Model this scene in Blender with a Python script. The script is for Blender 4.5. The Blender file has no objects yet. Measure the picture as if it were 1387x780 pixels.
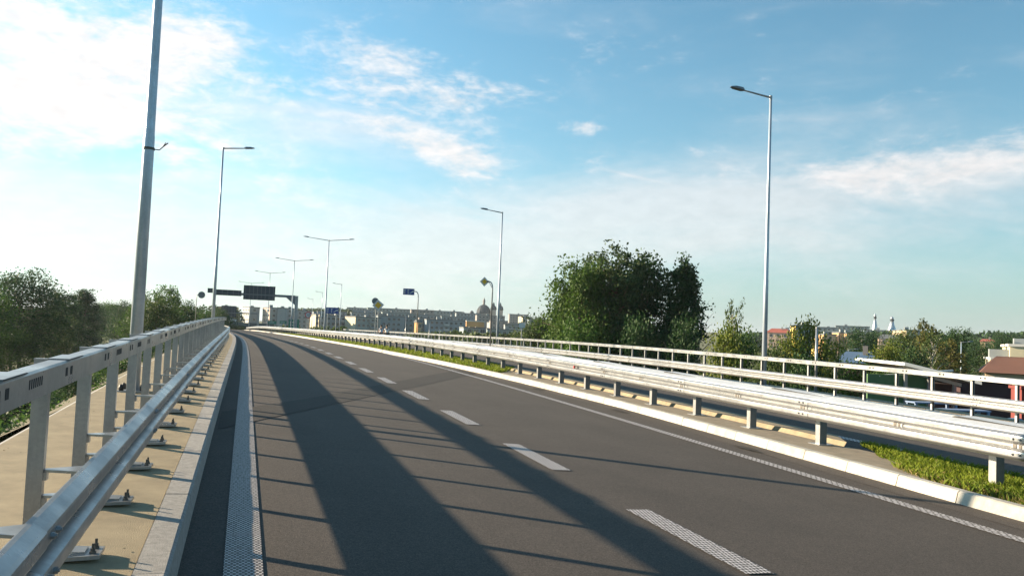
import bpy, bmesh, math, random
import numpy as np
from mathutils import Matrix, Vector
R = math.radians
SC = bpy.context.scene
COL = SC.collection
random.seed(7)
rng = np.random.default_rng(11)

# ------------------------------------------------------------------ camera
F_PX, PITCH, ROLL, CAM_H = 1128.7, 0.053375, 0.041256, 1.645     # focal length in px of a 1387 px wide frame
PW, PH = 1387, 780
cd = bpy.data.cameras.new('camera'); cam = bpy.data.objects.new('camera', cd); COL.objects.link(cam)
cd.sensor_width = 36; cd.lens = 36 * F_PX / PW; cd.clip_start = 0.1; cd.clip_end = 12000
cam.matrix_world = (Matrix.Translation((0, 0, CAM_H)) @ Matrix.Rotation(math.pi / 2 + PITCH, 4, 'X')
                    @ Matrix.Rotation(ROLL, 4, 'Z'))
SC.camera = cam
SC.view_settings.view_transform = 'Standard'; SC.view_settings.look = 'None'
SC.view_settings.gamma = 1; SC.view_settings.exposure = 1.65
SC.cycles.max_bounces = 6; SC.cycles.transparent_max_bounces = 6

def at(px, py, D):
    """point of the place seen at that pixel of the photograph, D metres ahead"""
    u = (px - PW / 2) / F_PX; v = -(py - PH / 2) / F_PX
    c, s = math.cos(ROLL), math.sin(ROLL)
    U, V = c * u - s * v, s * u + c * v
    d = Vector((U, math.cos(PITCH) - V * math.sin(PITCH), math.sin(PITCH) + V * math.cos(PITCH)))
    return Vector((0, 0, CAM_H)) + d * (D / d.y)

# ------------------------------------------------------------------ sun and sky
SUN_AZ, SUN_EL = 74.0, 15.8          # degrees to the left of the view axis (+Y), elevation
az, el = R(SUN_AZ), R(SUN_EL)
sdir = Vector((-math.sin(az) * math.cos(el), math.cos(az) * math.cos(el), math.sin(el)))
sl = bpy.data.lights.new('sun', 'SUN'); sun = bpy.data.objects.new('sun', sl); COL.objects.link(sun)
sl.energy = 5.0; sl.angle = R(0.55); sl.color = (1.0, 0.81, 0.57)
sun.rotation_euler = sdir.to_track_quat('Z', 'Y').to_euler()

def build_world():
    w = bpy.data.worlds.new('World'); SC.world = w; w.use_nodes = True
    nt = w.node_tree; N = nt.nodes; L = nt.links; N.clear()
    def math_(op, a, b=None, c=None):
        n = N.new('ShaderNodeMath'); n.operation = op
        for i, v in enumerate((a, b, c)):
            if v is None: continue
            if isinstance(v, (int, float)): n.inputs[i].default_value = v
            else: L.new(v, n.inputs[i])
        return n.outputs[0]
    out = N.new('ShaderNodeOutputWorld'); bg = N.new('ShaderNodeBackground')
    sky = N.new('ShaderNodeTexSky'); sky.sky_type = 'NISHITA'; sky.sun_disc = False
    sky.sun_elevation = el; sky.sun_rotation = -az       # the Sky Texture turns clockwise seen from above
    sky.air_density = 1.0; sky.dust_density = .5; sky.ozone_density = 2.2; sky.altitude = 150
    tc = N.new('ShaderNodeTexCoord'); sep = N.new('ShaderNodeSeparateXYZ')
    L.new(tc.outputs['Generated'], sep.inputs[0])
    x, y, z = sep.outputs
    A = math_('ARCTAN2', x, y)                            # azimuth, right positive, radians
    E = math_('ARCSINE', z)
    comb = N.new('ShaderNodeCombineXYZ')
    L.new(A, comb.inputs[0]); L.new(math_('MULTIPLY', E, 1.0), comb.inputs[1])
    def noise(vec, scale, detail, rough, sx=1, sy=1, rot=0, off=0, dist=0.0):
        m = N.new('ShaderNodeMapping'); m.inputs['Scale'].default_value = (sx, sy, 1)
        m.inputs['Rotation'].default_value = (0, 0, rot); m.inputs['Location'].default_value = (off, off * .7, off * .3)
        L.new(vec, m.inputs[0])
        n = N.new('ShaderNodeTexNoise'); n.inputs['Scale'].default_value = scale
        n.inputs['Detail'].default_value = detail; n.inputs['Roughness'].default_value = rough
        n.inputs['Distortion'].default_value = dist
        L.new(m.outputs[0], n.inputs['Vector']); return n.outputs['Fac']
    n1 = noise(comb.outputs[0], 9, 9, .62, 1, 1.9, .25, 3.1, .4)     # body of the clouds
    n2 = noise(comb.outputs[0], 34, 6, .6, 1, 2.3, -.2, 8.7, .3)     # small puffs
    n3 = noise(comb.outputs[0], 5, 6, .55, .8, 3.2, -.12, 14.2, .6)  # thin veils
    n4 = noise(comb.outputs[0], 70, 4, .55, 1, 3.2, .5, 2.2, .2)     # ripples
    def blob(a, e, sa, se, rot, amp):
        c, s = math.cos(rot), math.sin(rot)
        da = math_('SUBTRACT', A, a); de = math_('SUBTRACT', E, e)
        u = math_('ADD', math_('MULTIPLY', da, c / sa), math_('MULTIPLY', de, s / sa))
        v = math_('ADD', math_('MULTIPLY', da, -s / se), math_('MULTIPLY', de, c / se))
        q = math_('ADD', math_('MULTIPLY', u, u), math_('MULTIPLY', v, v))
        return math_('MULTIPLY', math_('EXPONENT', math_('MULTIPLY', q, -1)), amp)
    def pix(px, py):
        d = (at(px, py, 1) - Vector((0, 0, CAM_H))).normalized()
        return math.atan2(d.x, d.y), math.asin(d.z)
    P = lambda n: n / F_PX
    def add(*fs):
        r = fs[0]
        for f in fs[1:]: r = math_('ADD', r, f)
        return r
    def B(px, py, w, h, rot, amp):
        a, e = pix(px, py); return blob(a, e, P(w), P(h), R(rot), amp)
    dense = add(B(110, 55, 220, 58, -8, .84), B(100, 148, 190, 34, -8, .84), B(255, 60, 80, 46, 0, .66),
                B(-250, 90, 330, 90, 0, .8), B(515, 112, 95, 40, 0, .66), B(620, 122, 95, 36, -8, .40), B(580, 190, 105, 28, -22, .68), B(650, 220, 55, 22, -10, .46),
                B(640, 225, 70, 24, -18, .3), B(792, 173, 34, 13, 0, 1.0), B(1300, 225, 160, 26, 6, .46),
                B(1180, 235, 240, 22, 0, .3), B(1650, 200, 260, 40, 0, .5))
    thin = add(B(380, 170, 220, 50, 0, .75), B(200, 270, 420, 50, -2, .42), B(740, 300, 250, 70, 8, .55), B(1020, 235, 180, 60, 6, .40),
               B(940, 300, 260, 60, 0, .35), B(1250, 300, 300, 60, 6, .45), B(1200, 250, 260, 30, 4, .5), B(1140, 110, 90, 50, 20, .22), B(150, 330, 420, 70, 0, .5), B(560, 350, 420, 50, 0, .45))
    def smooth(v, a, b):
        m = N.new('ShaderNodeMapRange'); m.interpolation_type = 'SMOOTHERSTEP'
        m.inputs['From Min'].default_value = a; m.inputs['From Max'].default_value = b
        L.new(v, m.inputs['Value']); return m.outputs[0]
    tex = add(math_('MULTIPLY', n1, .85), math_('MULTIPLY', n2, .40), math_('MULTIPLY', n4, .16))     # about 0.7 +- 0.2
    d = smooth(add(dense, math_('MULTIPLY', math_('SUBTRACT', tex, .70), 2.7)), .14, 1.30)
    t = math_('MULTIPLY', smooth(add(math_('MULTIPLY', n3, .9), math_('MULTIPLY', thin, .55), math_('MULTIPLY', n2, .16), math_('MULTIPLY', n1, .2)), .55, 1.30), .66)
    cov = math_('SUBTRACT', 1, math_('MULTIPLY', math_('SUBTRACT', 1, d), math_('SUBTRACT', 1, t)))
    # contrail
    ca, ce = pix(850, 236)
    trail = math_('MULTIPLY', B(850, 237, 48, 2.2, -12, .2), 1.0)
    cov = math_('MINIMUM', math_('ADD', cov, trail), 1)
    # clouds shine brighter towards the sun (forward scattering)
    dp = N.new('ShaderNodeVectorMath'); dp.operation = 'DOT_PRODUCT'
    L.new(tc.outputs['Generated'], dp.inputs[0]); dp.inputs[1].default_value = sdir
    fw = math_('POWER', math_('MAXIMUM', math_('ADD', math_('MULTIPLY', dp.outputs['Value'], .5), .5), 0), 2.0)
    br = math_('MULTIPLY_ADD', fw, 1.4, 5.0)
    br = math_('MULTIPLY', br, math_('MULTIPLY_ADD', n2, .35, .83))
    cc = N.new('ShaderNodeVectorMath'); cc.operation = 'SCALE'; cc.inputs[0].default_value = (1.0, .985, .985)
    L.new(br, cc.inputs['Scale'])
    mix = N.new('ShaderNodeMix'); mix.data_type = 'RGBA'
    tint = N.new('ShaderNodeVectorMath'); tint.operation = 'MULTIPLY'; L.new(sky.outputs[0], tint.inputs[0]); tint.inputs[1].default_value = (.735, 1.105, 1.045)
    hz = N.new('ShaderNodeMix'); hz.data_type = 'RGBA'
    hf = math_('MULTIPLY', math_('EXPONENT', math_('MULTIPLY', math_('MAXIMUM', E, 0), -8.0)), .86)
    hc = N.new('ShaderNodeVectorMath'); hc.operation = 'SCALE'; hc.inputs[0].default_value = (.91, .985, 1.09); L.new(math_('MULTIPLY_ADD', fw, 3.2, 2.45), hc.inputs['Scale'])
    gl = N.new('ShaderNodeVectorMath'); gl.operation = 'SCALE'; L.new(tint.outputs[0], gl.inputs[0]); L.new(math_('MULTIPLY_ADD', fw, .65, .93), gl.inputs['Scale'])
    L.new(hf, hz.inputs['Factor']); L.new(gl.outputs[0], hz.inputs[6]); L.new(hc.outputs[0], hz.inputs[7])
    L.new(cov, mix.inputs['Factor']); L.new(hz.outputs[2], mix.inputs[6]); L.new(cc.outputs[0], mix.inputs[7])
    L.new(mix.outputs[2], bg.inputs['Color']); bg.inputs['Strength'].default_value = 0.054
    L.new(bg.outputs[0], out.inputs[0])
build_world()

# ------------------------------------------------------------------ materials
def newmat(name):
    m = bpy.data.materials.new(name); m.use_nodes = True
    return m, m.node_tree, m.node_tree.nodes['Principled BSDF']

def mat(name, col, rough=.6, metal=0., noise=.15, scale=8., bump=0., bscale=60., col2=None, coord='Object', spec=.5, detail=6):
    """plain surface with soft mottling, fine relief and wear"""
    m, nt, b = newmat(name); N, L = nt.nodes, nt.links
    tc = N.new('ShaderNodeTexCoord')
    n = N.new('ShaderNodeTexNoise'); n.inputs['Scale'].default_value = scale; n.inputs['Detail'].default_value = detail
    n.inputs['Roughness'].default_value = .65
    L.new(tc.outputs[coord], n.inputs['Vector'])
    mx = N.new('ShaderNodeMix'); mx.data_type = 'RGBA'
    c2 = col2 or tuple(max(0, c * (1 - noise * 2)) for c in col)
    c1 = col if col2 else tuple(min(1, c * (1 + noise)) for c in col)
    mp = N.new('ShaderNodeMapRange'); mp.inputs['From Min'].default_value = .3; mp.inputs['From Max'].default_value = .7
    L.new(n.outputs['Fac'], mp.inputs['Value']); L.new(mp.outputs[0], mx.inputs['Factor'])
    mx.inputs[6].default_value = (*c2, 1); mx.inputs[7].default_value = (*c1, 1)
    L.new(mx.outputs[2], b.inputs['Base Color'])
    b.inputs['Roughness'].default_value = rough; b.inputs['Metallic'].default_value = metal
    b.inputs['Specular IOR Level'].default_value = spec
    if bump:
        n2 = N.new('ShaderNodeTexNoise'); n2.inputs['Scale'].default_value = bscale; n2.inputs['Detail'].default_value = 4
        L.new(tc.outputs[coord], n2.inputs['Vector'])
        bp = N.new('ShaderNodeBump'); bp.inputs['Strength'].default_value = bump; bp.inputs['Distance'].default_value = .01
        L.new(n2.outputs['Fac'], bp.inputs['Height']); L.new(bp.outputs[0], b.inputs['Normal'])
    return m

ASPH = (.052, .0425, .036)
def asphalt_color(N, L, tc):
    """mottled wearing course with pale and dark aggregate; returns colour socket and grain socket"""
    big = N.new('ShaderNodeTexNoise'); big.inputs['Scale'].default_value = .55; big.inputs['Detail'].default_value = 8; big.inputs['Roughness'].default_value = .7
    fine = N.new('ShaderNodeTexNoise'); fine.inputs['Scale'].default_value = 95; fine.inputs['Detail'].default_value = 3
    vor = N.new('ShaderNodeTexVoronoi'); vor.inputs['Scale'].default_value = 70
    mpn = N.new('ShaderNodeMapping'); mpn.inputs['Scale'].default_value = (.10, 1, 1)      # long wheel-track streaks along the road
    st = N.new('ShaderNodeTexNoise'); st.inputs['Scale'].default_value = 1.6; st.inputs['Detail'].default_value = 5
    L.new(tc.outputs['UV'], mpn.inputs[0]); L.new(mpn.outputs[0], st.inputs['Vector'])
    for n in (big, fine, vor): L.new(tc.outputs['UV'], n.inputs['Vector'])
    def mul(a, lo, hi, f0=.3, f1=.7):
        m = N.new('ShaderNodeMapRange'); m.inputs['From Min'].default_value = f0; m.inputs['From Max'].default_value = f1
        m.inputs['To Min'].default_value = lo; m.inputs['To Max'].default_value = hi; L.new(a, m.inputs['Value']); return m.outputs[0]
    def mm(a, b):
        m = N.new('ShaderNodeMath'); m.operation = 'MULTIPLY'; L.new(a, m.inputs[0]); L.new(b, m.inputs[1]); return m.outputs[0]
    k = mm(mm(mul(big.outputs['Fac'], .84, 1.15), mul(fine.outputs['Fac'], .5, 1.55)), mm(mul(vor.outputs['Color'], .65, 1.5, 0, 1), mul(st.outputs['Fac'], .92, 1.08)))
    vm = N.new('ShaderNodeVectorMath'); vm.operation = 'SCALE'; vm.inputs[0].default_value = ASPH
    L.new(k, vm.inputs['Scale'])
    return vm.outputs[0], fine.outputs['Fac']

def asphalt(name, factor=1.0):
    m, nt, b = newmat(name); N, L = nt.nodes, nt.links
    tc = N.new('ShaderNodeTexCoord'); c, g = asphalt_color(N, L, tc)
    sc = N.new('ShaderNodeVectorMath'); sc.operation = 'SCALE'; sc.inputs['Scale'].default_value = factor
    L.new(c, sc.inputs[0]); L.new(sc.outputs[0], b.inputs['Base Color'])
    b.inputs['Roughness'].default_value = .85; b.inputs['Specular IOR Level'].default_value = .35
    bp = N.new('ShaderNodeBump'); bp.inputs['Strength'].default_value = .5; bp.inputs['Distance'].default_value = .006
    L.new(g, bp.inputs['Height']); L.new(bp.outputs[0], b.inputs['Normal'])
    return m

def marking(name, kind):
    """profiled thermoplastic: pattern of raised marks with asphalt between, UV = metres along / across the road"""
    m, nt, b = newmat(name); N, L = nt.nodes, nt.links
    tc = N.new('ShaderNodeTexCoord'); c, g = asphalt_color(N, L, tc)
    br = N.new('ShaderNodeTexBrick'); br.offset = .5; br.squash = 1
    mp = N.new('ShaderNodeMapping')
    br.inputs['Scale'].default_value = 1; br.inputs['Mortar Smooth'].default_value = .25
    if kind == 'net':      # rows of short bars in running bond
        mp.inputs['Rotation'].default_value = (0, 0, math.pi / 2)
        br.inputs['Brick Width'].default_value = .034; br.inputs['Row Height'].default_value = .03; br.inputs['Mortar Size'].default_value = .0088
    elif kind == 'rib':    # transverse ribs
        mp.inputs['Rotation'].default_value = (0, 0, math.pi / 2)
        br.inputs['Brick Width'].default_value = .075; br.inputs['Row Height'].default_value = .052; br.inputs['Mortar Size'].default_value = .0125; br.offset = .35
    else:
        mp.inputs['Rotation'].default_value = (0, 0, math.pi / 2 + .12)
        br.inputs['Brick Width'].default_value = .035; br.inputs['Row Height'].default_value = .055; br.inputs['Mortar Size'].default_value = .0085
    L.new(tc.outputs['UV'], mp.inputs[0]); L.new(mp.outputs[0], br.inputs['Vector'])
    n = N.new('ShaderNodeTexNoise'); n.inputs['Scale'].default_value = 30; n.inputs['Detail'].default_value = 5; L.new(tc.outputs['UV'], n.inputs['Vector'])
    pr = N.new('ShaderNodeMapRange'); pr.inputs['From Min'].default_value = .35; pr.inputs['From Max'].default_value = .5
    pr.inputs['To Min'].default_value = .35; L.new(n.outputs['Fac'], pr.inputs['Value'])
    inv = N.new('ShaderNodeMath'); inv.operation = 'SUBTRACT'; inv.inputs[0].default_value = 1; L.new(br.outputs['Fac'], inv.inputs[1])
    fac = N.new('ShaderNodeMath'); fac.operation = 'MULTIPLY'; L.new(inv.outputs[0], fac.inputs[0]); L.new(pr.outputs[0], fac.inputs[1])
    mx = N.new('ShaderNodeMix'); mx.data_type = 'RGBA'; L.new(fac.outputs[0], mx.inputs['Factor'])
    L.new(c, mx.inputs[6]); mx.inputs[7].default_value = (.66, .62, .62, 1)
    L.new(mx.outputs[2], b.inputs['Base Color']); b.inputs['Roughness'].default_value = .6
    bp = N.new('ShaderNodeBump'); bp.inputs['Strength'].default_value = .6; bp.inputs['Distance'].default_value = .004
    L.new(fac.outputs[0], bp.inputs['Height']); L.new(bp.outputs[0], b.inputs['Normal'])
    return m

def steelmat(name, v, rough, metal, tint=(.975, 1.0, 1.035)):
    m, nt, b = newmat(name); N, L = nt.nodes, nt.links
    tc = N.new('ShaderNodeTexCoord'); ob = N.new('ShaderNodeObjectInfo')
    off = N.new('ShaderNodeVectorMath'); off.operation = 'ADD'; L.new(tc.outputs['Object'], off.inputs[0])
    rv = N.new('ShaderNodeVectorMath'); rv.operation = 'SCALE'; rv.inputs[0].default_value = (31, 17, 23); L.new(ob.outputs['Random'], rv.inputs['Scale']); L.new(rv.outputs[0], off.inputs[1])
    def nz(scale, sc=(1, 1, 1), det=5):
        mp = N.new('ShaderNodeMapping'); mp.inputs['Scale'].default_value = sc; L.new(off.outputs[0], mp.inputs[0])
        n = N.new('ShaderNodeTexNoise'); n.inputs['Scale'].default_value = scale; n.inputs['Detail'].default_value = det; n.inputs['Roughness'].default_value = .65; L.new(mp.outputs[0], n.inputs['Vector']); return n.outputs['Fac']
    def mr(x, lo, hi, a=.3, c=.7):
        q = N.new('ShaderNodeMapRange'); q.inputs['From Min'].default_value = a; q.inputs['From Max'].default_value = c; q.inputs['To Min'].default_value = lo; q.inputs['To Max'].default_value = hi; L.new(x, q.inputs['Value']); return q.outputs[0]
    def mm(x, y):
        q = N.new('ShaderNodeMath'); q.operation = 'MULTIPLY'; L.new(x, q.inputs[0]); L.new(y, q.inputs[1]); return q.outputs[0]
    vo = N.new('ShaderNodeTexVoronoi'); vo.inputs['Scale'].default_value = 55; L.new(off.outputs[0], vo.inputs['Vector'])
    sepc = N.new('ShaderNodeSeparateColor'); L.new(vo.outputs['Color'], sepc.inputs[0])
    patch = nz(1.7); streak = nz(9, (1, 1, .12)); rnd = mr(ob.outputs['Random'], .90, 1.08, 0, 1)
    k = mm(mm(mr(patch, .80, 1.12), mr(streak, .86, 1.08)), mm(mr(sepc.outputs[0], .94, 1.06, 0, 1), rnd))
    sc = N.new('ShaderNodeVectorMath'); sc.operation = 'SCALE'; sc.inputs[0].default_value = tuple(v * q for q in tint); L.new(k, sc.inputs['Scale'])
    L.new(sc.outputs[0], b.inputs['Base Color']); b.inputs['Metallic'].default_value = metal
    L.new(mr(patch, rough + .16, rough - .08), b.inputs['Roughness'])
    return m
M = {}
M['asphalt'] = asphalt('asphalt'); M['joint'] = asphalt('asphalt_plug', .52); M['gutter'] = asphalt('asphalt_gutter', 1.25)
M['net'] = marking('marking_net', 'net'); M['rib'] = marking('marking_rib', 'rib'); M['dash'] = marking('marking_dash', 'dash')
M['footway'] = mat('footway_resin', (.30, .237, .147), .9, 0, .14, 3, .5, 160, coord='UV')
M['kerb'] = mat('kerb_granite', (.30, .285, .27), .8, 0, .16, 22, .35, 120)
M['kerb_white'] = mat('kerb_concrete', (.43, .41, .37), .85, 0, .16, 5, .4, 90, detail=10)
def vary(m, lo, hi):
    nt = m.node_tree; N, L = nt.nodes, nt.links; b = N['Principled BSDF']; src = b.inputs['Base Color'].links[0].from_socket
    ob = N.new('ShaderNodeObjectInfo'); q = N.new('ShaderNodeMapRange'); q.inputs['To Min'].default_value = lo; q.inputs['To Max'].default_value = hi; L.new(ob.outputs['Random'], q.inputs['Value'])
    s = N.new('ShaderNodeVectorMath'); s.operation = 'SCALE'; L.new(src, s.inputs[0]); L.new(q.outputs[0], s.inputs['Scale']); L.new(s.outputs[0], b.inputs['Base Color'])
vary(M['kerb'], .88, 1.1); vary(M['kerb_white'], .84, 1.08)
M['strip'] = mat('median_concrete', (.26, .215, .155), .9, 0, .15, 4, .4, 120, coord='UV')
M['strip2'] = mat('median_raised', (.27, .22, .145), .9, 0, .15, 4, .4, 120, coord='UV')
M['haunch'] = mat('haunch', (.36, .34, .32), .9, 0, .12, 8, .3, 100)
M['concrete'] = mat('concrete', (.34, .33, .31), .85, 0, .12, 2, .2, 50)
M['steel'] = steelmat('galvanised', .34, .29, .60); M['cap_bright'] = steelmat('cap_bright', .62, .45, .15)  # cap sheet paler than the rails, its sunlit whiteness put into the colour
M['steel_dull'] = steelmat('galvanised_dull', .33, .34, .55); M['web_shade'] = steelmat('web_shade', .13, .36, .45, (.9, 1.0, 1.12)); M['pole_steel'] = steelmat('pole_steel', .50, .34, .35, (.86, 1.0, 1.16))
M['bolt'] = mat('bolt_steel', (.12, .11, .10), .6, .6, .2, 30)
M['slot'] = mat('slot_dark', (.015, .017, .02), .8, 0, .1)
M['lamp'] = mat('lamp_housing', (.20, .22, .24), .45, .3, .1)
M['black'] = mat('black_plastic', (.02, .02, .022), .5, 0, .1)
M['glass'] = mat('window_glass', (.035, .045, .055), .12, 0, .2, .6)
M['frame'] = mat('window_frame', (.42, .42, .41), .6, 0, .1)
M['sign_back'] = mat('sign_back', (.17, .19, .21), .55, .3, .1)
M['board'] = mat('board_back', (.055, .065, .08), .6, .1, .15, 2)
M['sign_white'] = mat('sign_white', (.60, .60, .60), .4, 0, .05)
M['sign_yellow'] = mat('sign_yellow', (.75, .43, .02), .4, 0, .05)
M['sign_blue'] = mat('sign_blue', (.015, .06, .26), .4, 0, .08)
M['sign_green'] = mat('sign_green', (.0, .16, .11), .4, 0, .08)
M['sign_red'] = mat('sign_red', (.55, .03, .04), .4, 0, .08)
M['bark'] = mat('bark', (.12, .09, .065), .95, 0, .25, 6, .5, 20)
M['pine_bark'] = mat('pine_bark', (.20, .11, .07), .95, 0, .25, 5, .5, 20)
M['birch_bark'] = mat('birch_bark', (.50, .47, .43), .9, 0, .2, 6)
M['deadwood'] = mat('dead_branches', (.30, .25, .22), .95, 0, .15, 6)
M['soil'] = mat('soil', (.10, .085, .05), 1, 0, .3, 2.5, .5, 40)
M['ballast'] = mat('ballast', (.075, .072, .07), 1, 0, .25, 9, .6, 30)
M['rail'] = mat('rail_steel', (.22, .19, .17), .4, .6, .2)
M['sleeper'] = mat('sleeper', (.16, .15, .14), .9, 0, .2)

def leafmat(name, c1, c2, rough=.65, trans=.35):
    m, nt, b = newmat(name); N, L = nt.nodes, nt.links
    g = N.new('ShaderNodeNewGeometry'); ob = N.new('ShaderNodeObjectInfo')
    rnd = N.new('ShaderNodeMath'); rnd.operation = 'ADD'; L.new(g.outputs['Random Per Island'], rnd.inputs[0])
    n = N.new('ShaderNodeTexNoise'); n.inputs['Scale'].default_value = .55; n.inputs['Detail'].default_value = 3
    L.new(g.outputs['Position'], n.inputs['Vector'])
    k = N.new('ShaderNodeMath'); k.operation = 'MULTIPLY_ADD'; L.new(n.outputs['Fac'], k.inputs[0]); k.inputs[1].default_value = 1.8; k.inputs[2].default_value = -.9
    L.new(k.outputs[0], rnd.inputs[1]); rnd.use_clamp = True
    mx = N.new('ShaderNodeMix'); mx.data_type = 'RGBA'; L.new(rnd.outputs[0], mx.inputs['Factor'])
    mx.inputs[6].default_value = (*c1, 1); mx.inputs[7].default_value = (*c2, 1)
    L.new(mx.outputs[2], b.inputs['Base Color']); b.inputs['Roughness'].default_value = rough
    b.inputs['Specular IOR Level'].default_value = .25
    tr = N.new('ShaderNodeBsdfTranslucent'); L.new(mx.outputs[2], tr.inputs['Color'])
    ms = N.new('ShaderNodeMixShader'); ms.inputs[0].default_value = trans
    out = N['Material Output']; L.new(b.outputs[0], ms.inputs[1]); L.new(tr.outputs[0], ms.inputs[2]); L.new(ms.outputs[0], out.inputs['Surface'])
    return m
M['leaf_mid'] = leafmat('leaf_mid', (.038, .084, .014), (.080, .155, .026))
M['leaf_dark'] = leafmat('leaf_dark', (.018, .048, .014), (.040, .088, .024), trans=.28)
M['leaf_pine'] = leafmat('leaf_pine', (.03, .06, .02), (.085, .12, .035), trans=.2)
M['leaf_yellow'] = leafmat('leaf_yellow', (.065, .11, .015), (.17, .19, .025))
M['leaf_bright'] = leafmat('leaf_bright', (.045, .088, .016), (.085, .145, .028))
M['leaf_olive'] = leafmat('leaf_olive', (.036, .064, .016), (.080, .116, .028), trans=.28)
M['leaf_rust'] = leafmat('leaf_rust', (.065, .08, .02), (.14, .125, .03))
M['grass'] = leafmat('grass_blades', (.075, .12, .010), (.22, .27, .022), trans=.4)

# ------------------------------------------------------------------ object helpers
def put(o, parent=None):
    COL.objects.link(o)
    if parent is not None: o.parent = parent
    return o
def tag(o, label=None, cat=None, group=None, kind=None):
    if label: o['label'] = label
    if cat: o['category'] = cat
    if group: o['group'] = group
    if kind: o['kind'] = kind
    return o
def thing(name, label, cat, loc=(0, 0, 0), rz=0, group=None):
    o = bpy.data.objects.new(name, None); o.location = loc; o.rotation_euler = (0, 0, rz); o.empty_display_size = .2
    put(o); return tag(o, label, cat, group)
def inst(name, me, parent, mtx):
    o = bpy.data.objects.new(name, me); put(o, parent); o.matrix_local = mtx; return o

class MB:
    """collects faces for one mesh"""
    def __init__(s): s.v = []; s.f = []; s.mi = []; s.uv = []
    def add(s, vs, fs, mi=0, uv=None):
        b = len(s.v); s.v += [tuple(p) for p in vs]
        for f in fs:
            s.f.append(tuple(i + b for i in f)); s.mi.append(mi)
        if uv is not None: s.uv += list(uv)
        else: s.uv += [(p[0], p[1]) for p in vs]
    def box(s, x0, x1, y0, y1, z0, z1, mi=0, mtx=None, taper=None):
        p = [(x0, y0, z0), (x1, y0, z0), (x1, y1, z0), (x0, y1, z0), (x0, y0, z1), (x1, y0, z1), (x1, y1, z1), (x0, y1, z1)]
        if taper:
            cx, cy = (x0 + x1) / 2, (y0 + y1) / 2
            for i in range(4, 8): p[i] = (cx + (p[i][0] - cx) * taper, cy + (p[i][1] - cy) * taper, p[i][2])
        if mtx: p = [tuple(mtx @ Vector(q)) for q in p]
        s.add(p, [(0, 3, 2, 1), (4, 5, 6, 7), (0, 1, 5, 4), (1, 2, 6, 5), (2, 3, 7, 6), (3, 0, 4, 7)], mi)
    def tube(s, pts, rad, n=8, mi=0, cap=True):
        pts = [Vector(p) for p in pts]; rad = rad if isinstance(rad, (list, tuple)) else [rad] * len(pts)
        vs = []; fs = []; prev = None
        for i, p in enumerate(pts):
            t = (pts[min(i + 1, len(pts) - 1)] - pts[max(i - 1, 0)]).normalized()
            if prev is None:
                a = Vector((0, 0, 1)) if abs(t.z) < .9 else Vector((1, 0, 0)); u = t.cross(a).normalized()
            else: u = (prev - t * prev.dot(t)).normalized()
            prev = u; w = t.cross(u)
            for k in range(n):
                th = 2 * math.pi * k / n; vs.append(p + (u * math.cos(th) + w * math.sin(th)) * rad[i])
        for i in range(len(pts) - 1):
            for k in range(n):
                a = i * n + k; b = i * n + (k + 1) % n; fs.append((a, b, b + n, a + n))
        if cap:
            fs.append(tuple(range(n - 1, -1, -1))); fs.append(tuple(range((len(pts) - 1) * n, len(pts) * n)))
        s.add(vs, fs, mi)
    def lathe(s, prof, n=16, mi=0, c=(0, 0, 0)):
        vs = []; fs = []
        for r, z in prof:
            for k in range(n):
                th = 2 * math.pi * k / n; vs.append((c[0] + r * math.cos(th), c[1] + r * math.sin(th), c[2] + z))
        for i in range(len(prof) - 1):
            for k in range(n):
                a = i * n + k; b = i * n + (k + 1) % n; fs.append((a, b, b + n, a + n))
        fs.append(tuple(range(n - 1, -1, -1))); fs.append(tuple(range((len(prof) - 1) * n, len(prof) * n)))
        s.add(vs, fs, mi)
    def prism(s, poly, z0, z1, mi=0):
        n = len(poly); vs = [(x, y, z0) for x, y in poly] + [(x, y, z1) for x, y in poly]
        fs = [tuple(range(n - 1, -1, -1)), tuple(range(n, 2 * n))] + [(i, (i + 1) % n, (i + 1) % n + n, i + n) for i in range(n)]
        s.add(vs, fs, mi)
    def mesh(s, name, mats, smooth=False):
        me = bpy.data.meshes.new(name); me.from_pydata(s.v, [], s.f)
        for m in (mats if isinstance(mats, (list, tuple)) else [mats]): me.materials.append(m)
        me.polygons.foreach_set('material_index', s.mi)
        uvl = me.uv_layers.new(name='UVMap'); li = np.empty(len(me.loops), dtype=np.int32); me.loops.foreach_get('vertex_index', li)
        uvl.data.foreach_set('uv', np.array(s.uv, dtype=np.float32)[li].ravel())
        if smooth: me.polygons.foreach_set('use_smooth', [True] * len(me.polygons))
        me.update(); return me
    def build(s, name, mats, parent=None, smooth=False, loc=None):
        o = bpy.data.objects.new(name, s.mesh(name, mats, smooth)); put(o, parent)
        if loc is not None: o.location = loc
        return o

# ------------------------------------------------------------------ road alignment
# s metres along, o metres to the right of the left edge line, h metres above the road plane
TH0, K0, K1, X0, G, KV, CF = .313091, -.000722, 3.7e-5, .222376, .021348, .000211, -.040106
_S = np.arange(-40, 420, .5)
_s6 = np.minimum(_S, 60.)
_th = TH0 + K0 * _s6 + K1 * _s6 ** 2 / 2 + .00055 * np.maximum(0, _S - 60)
_X = np.concatenate([[0], np.cumsum(-np.sin(_th) * .5)])[:-1]; _Y = np.concatenate([[0], np.cumsum(np.cos(_th) * .5)])[:-1]
_i0 = int(40 / .5); _X = _X - _X[_i0] + X0; _Y = _Y - _Y[_i0]
def zc(s):
    s1 = min(s, 55.); z = G * s1 - KV * max(0, s1) ** 2
    if s > 55: z += -.002 * (min(s, 160) - 55)
    if s > 150: z -= .00035 * (min(s, 200) - 150) ** 2 + .035 * max(0, s - 200)
    return z
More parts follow.
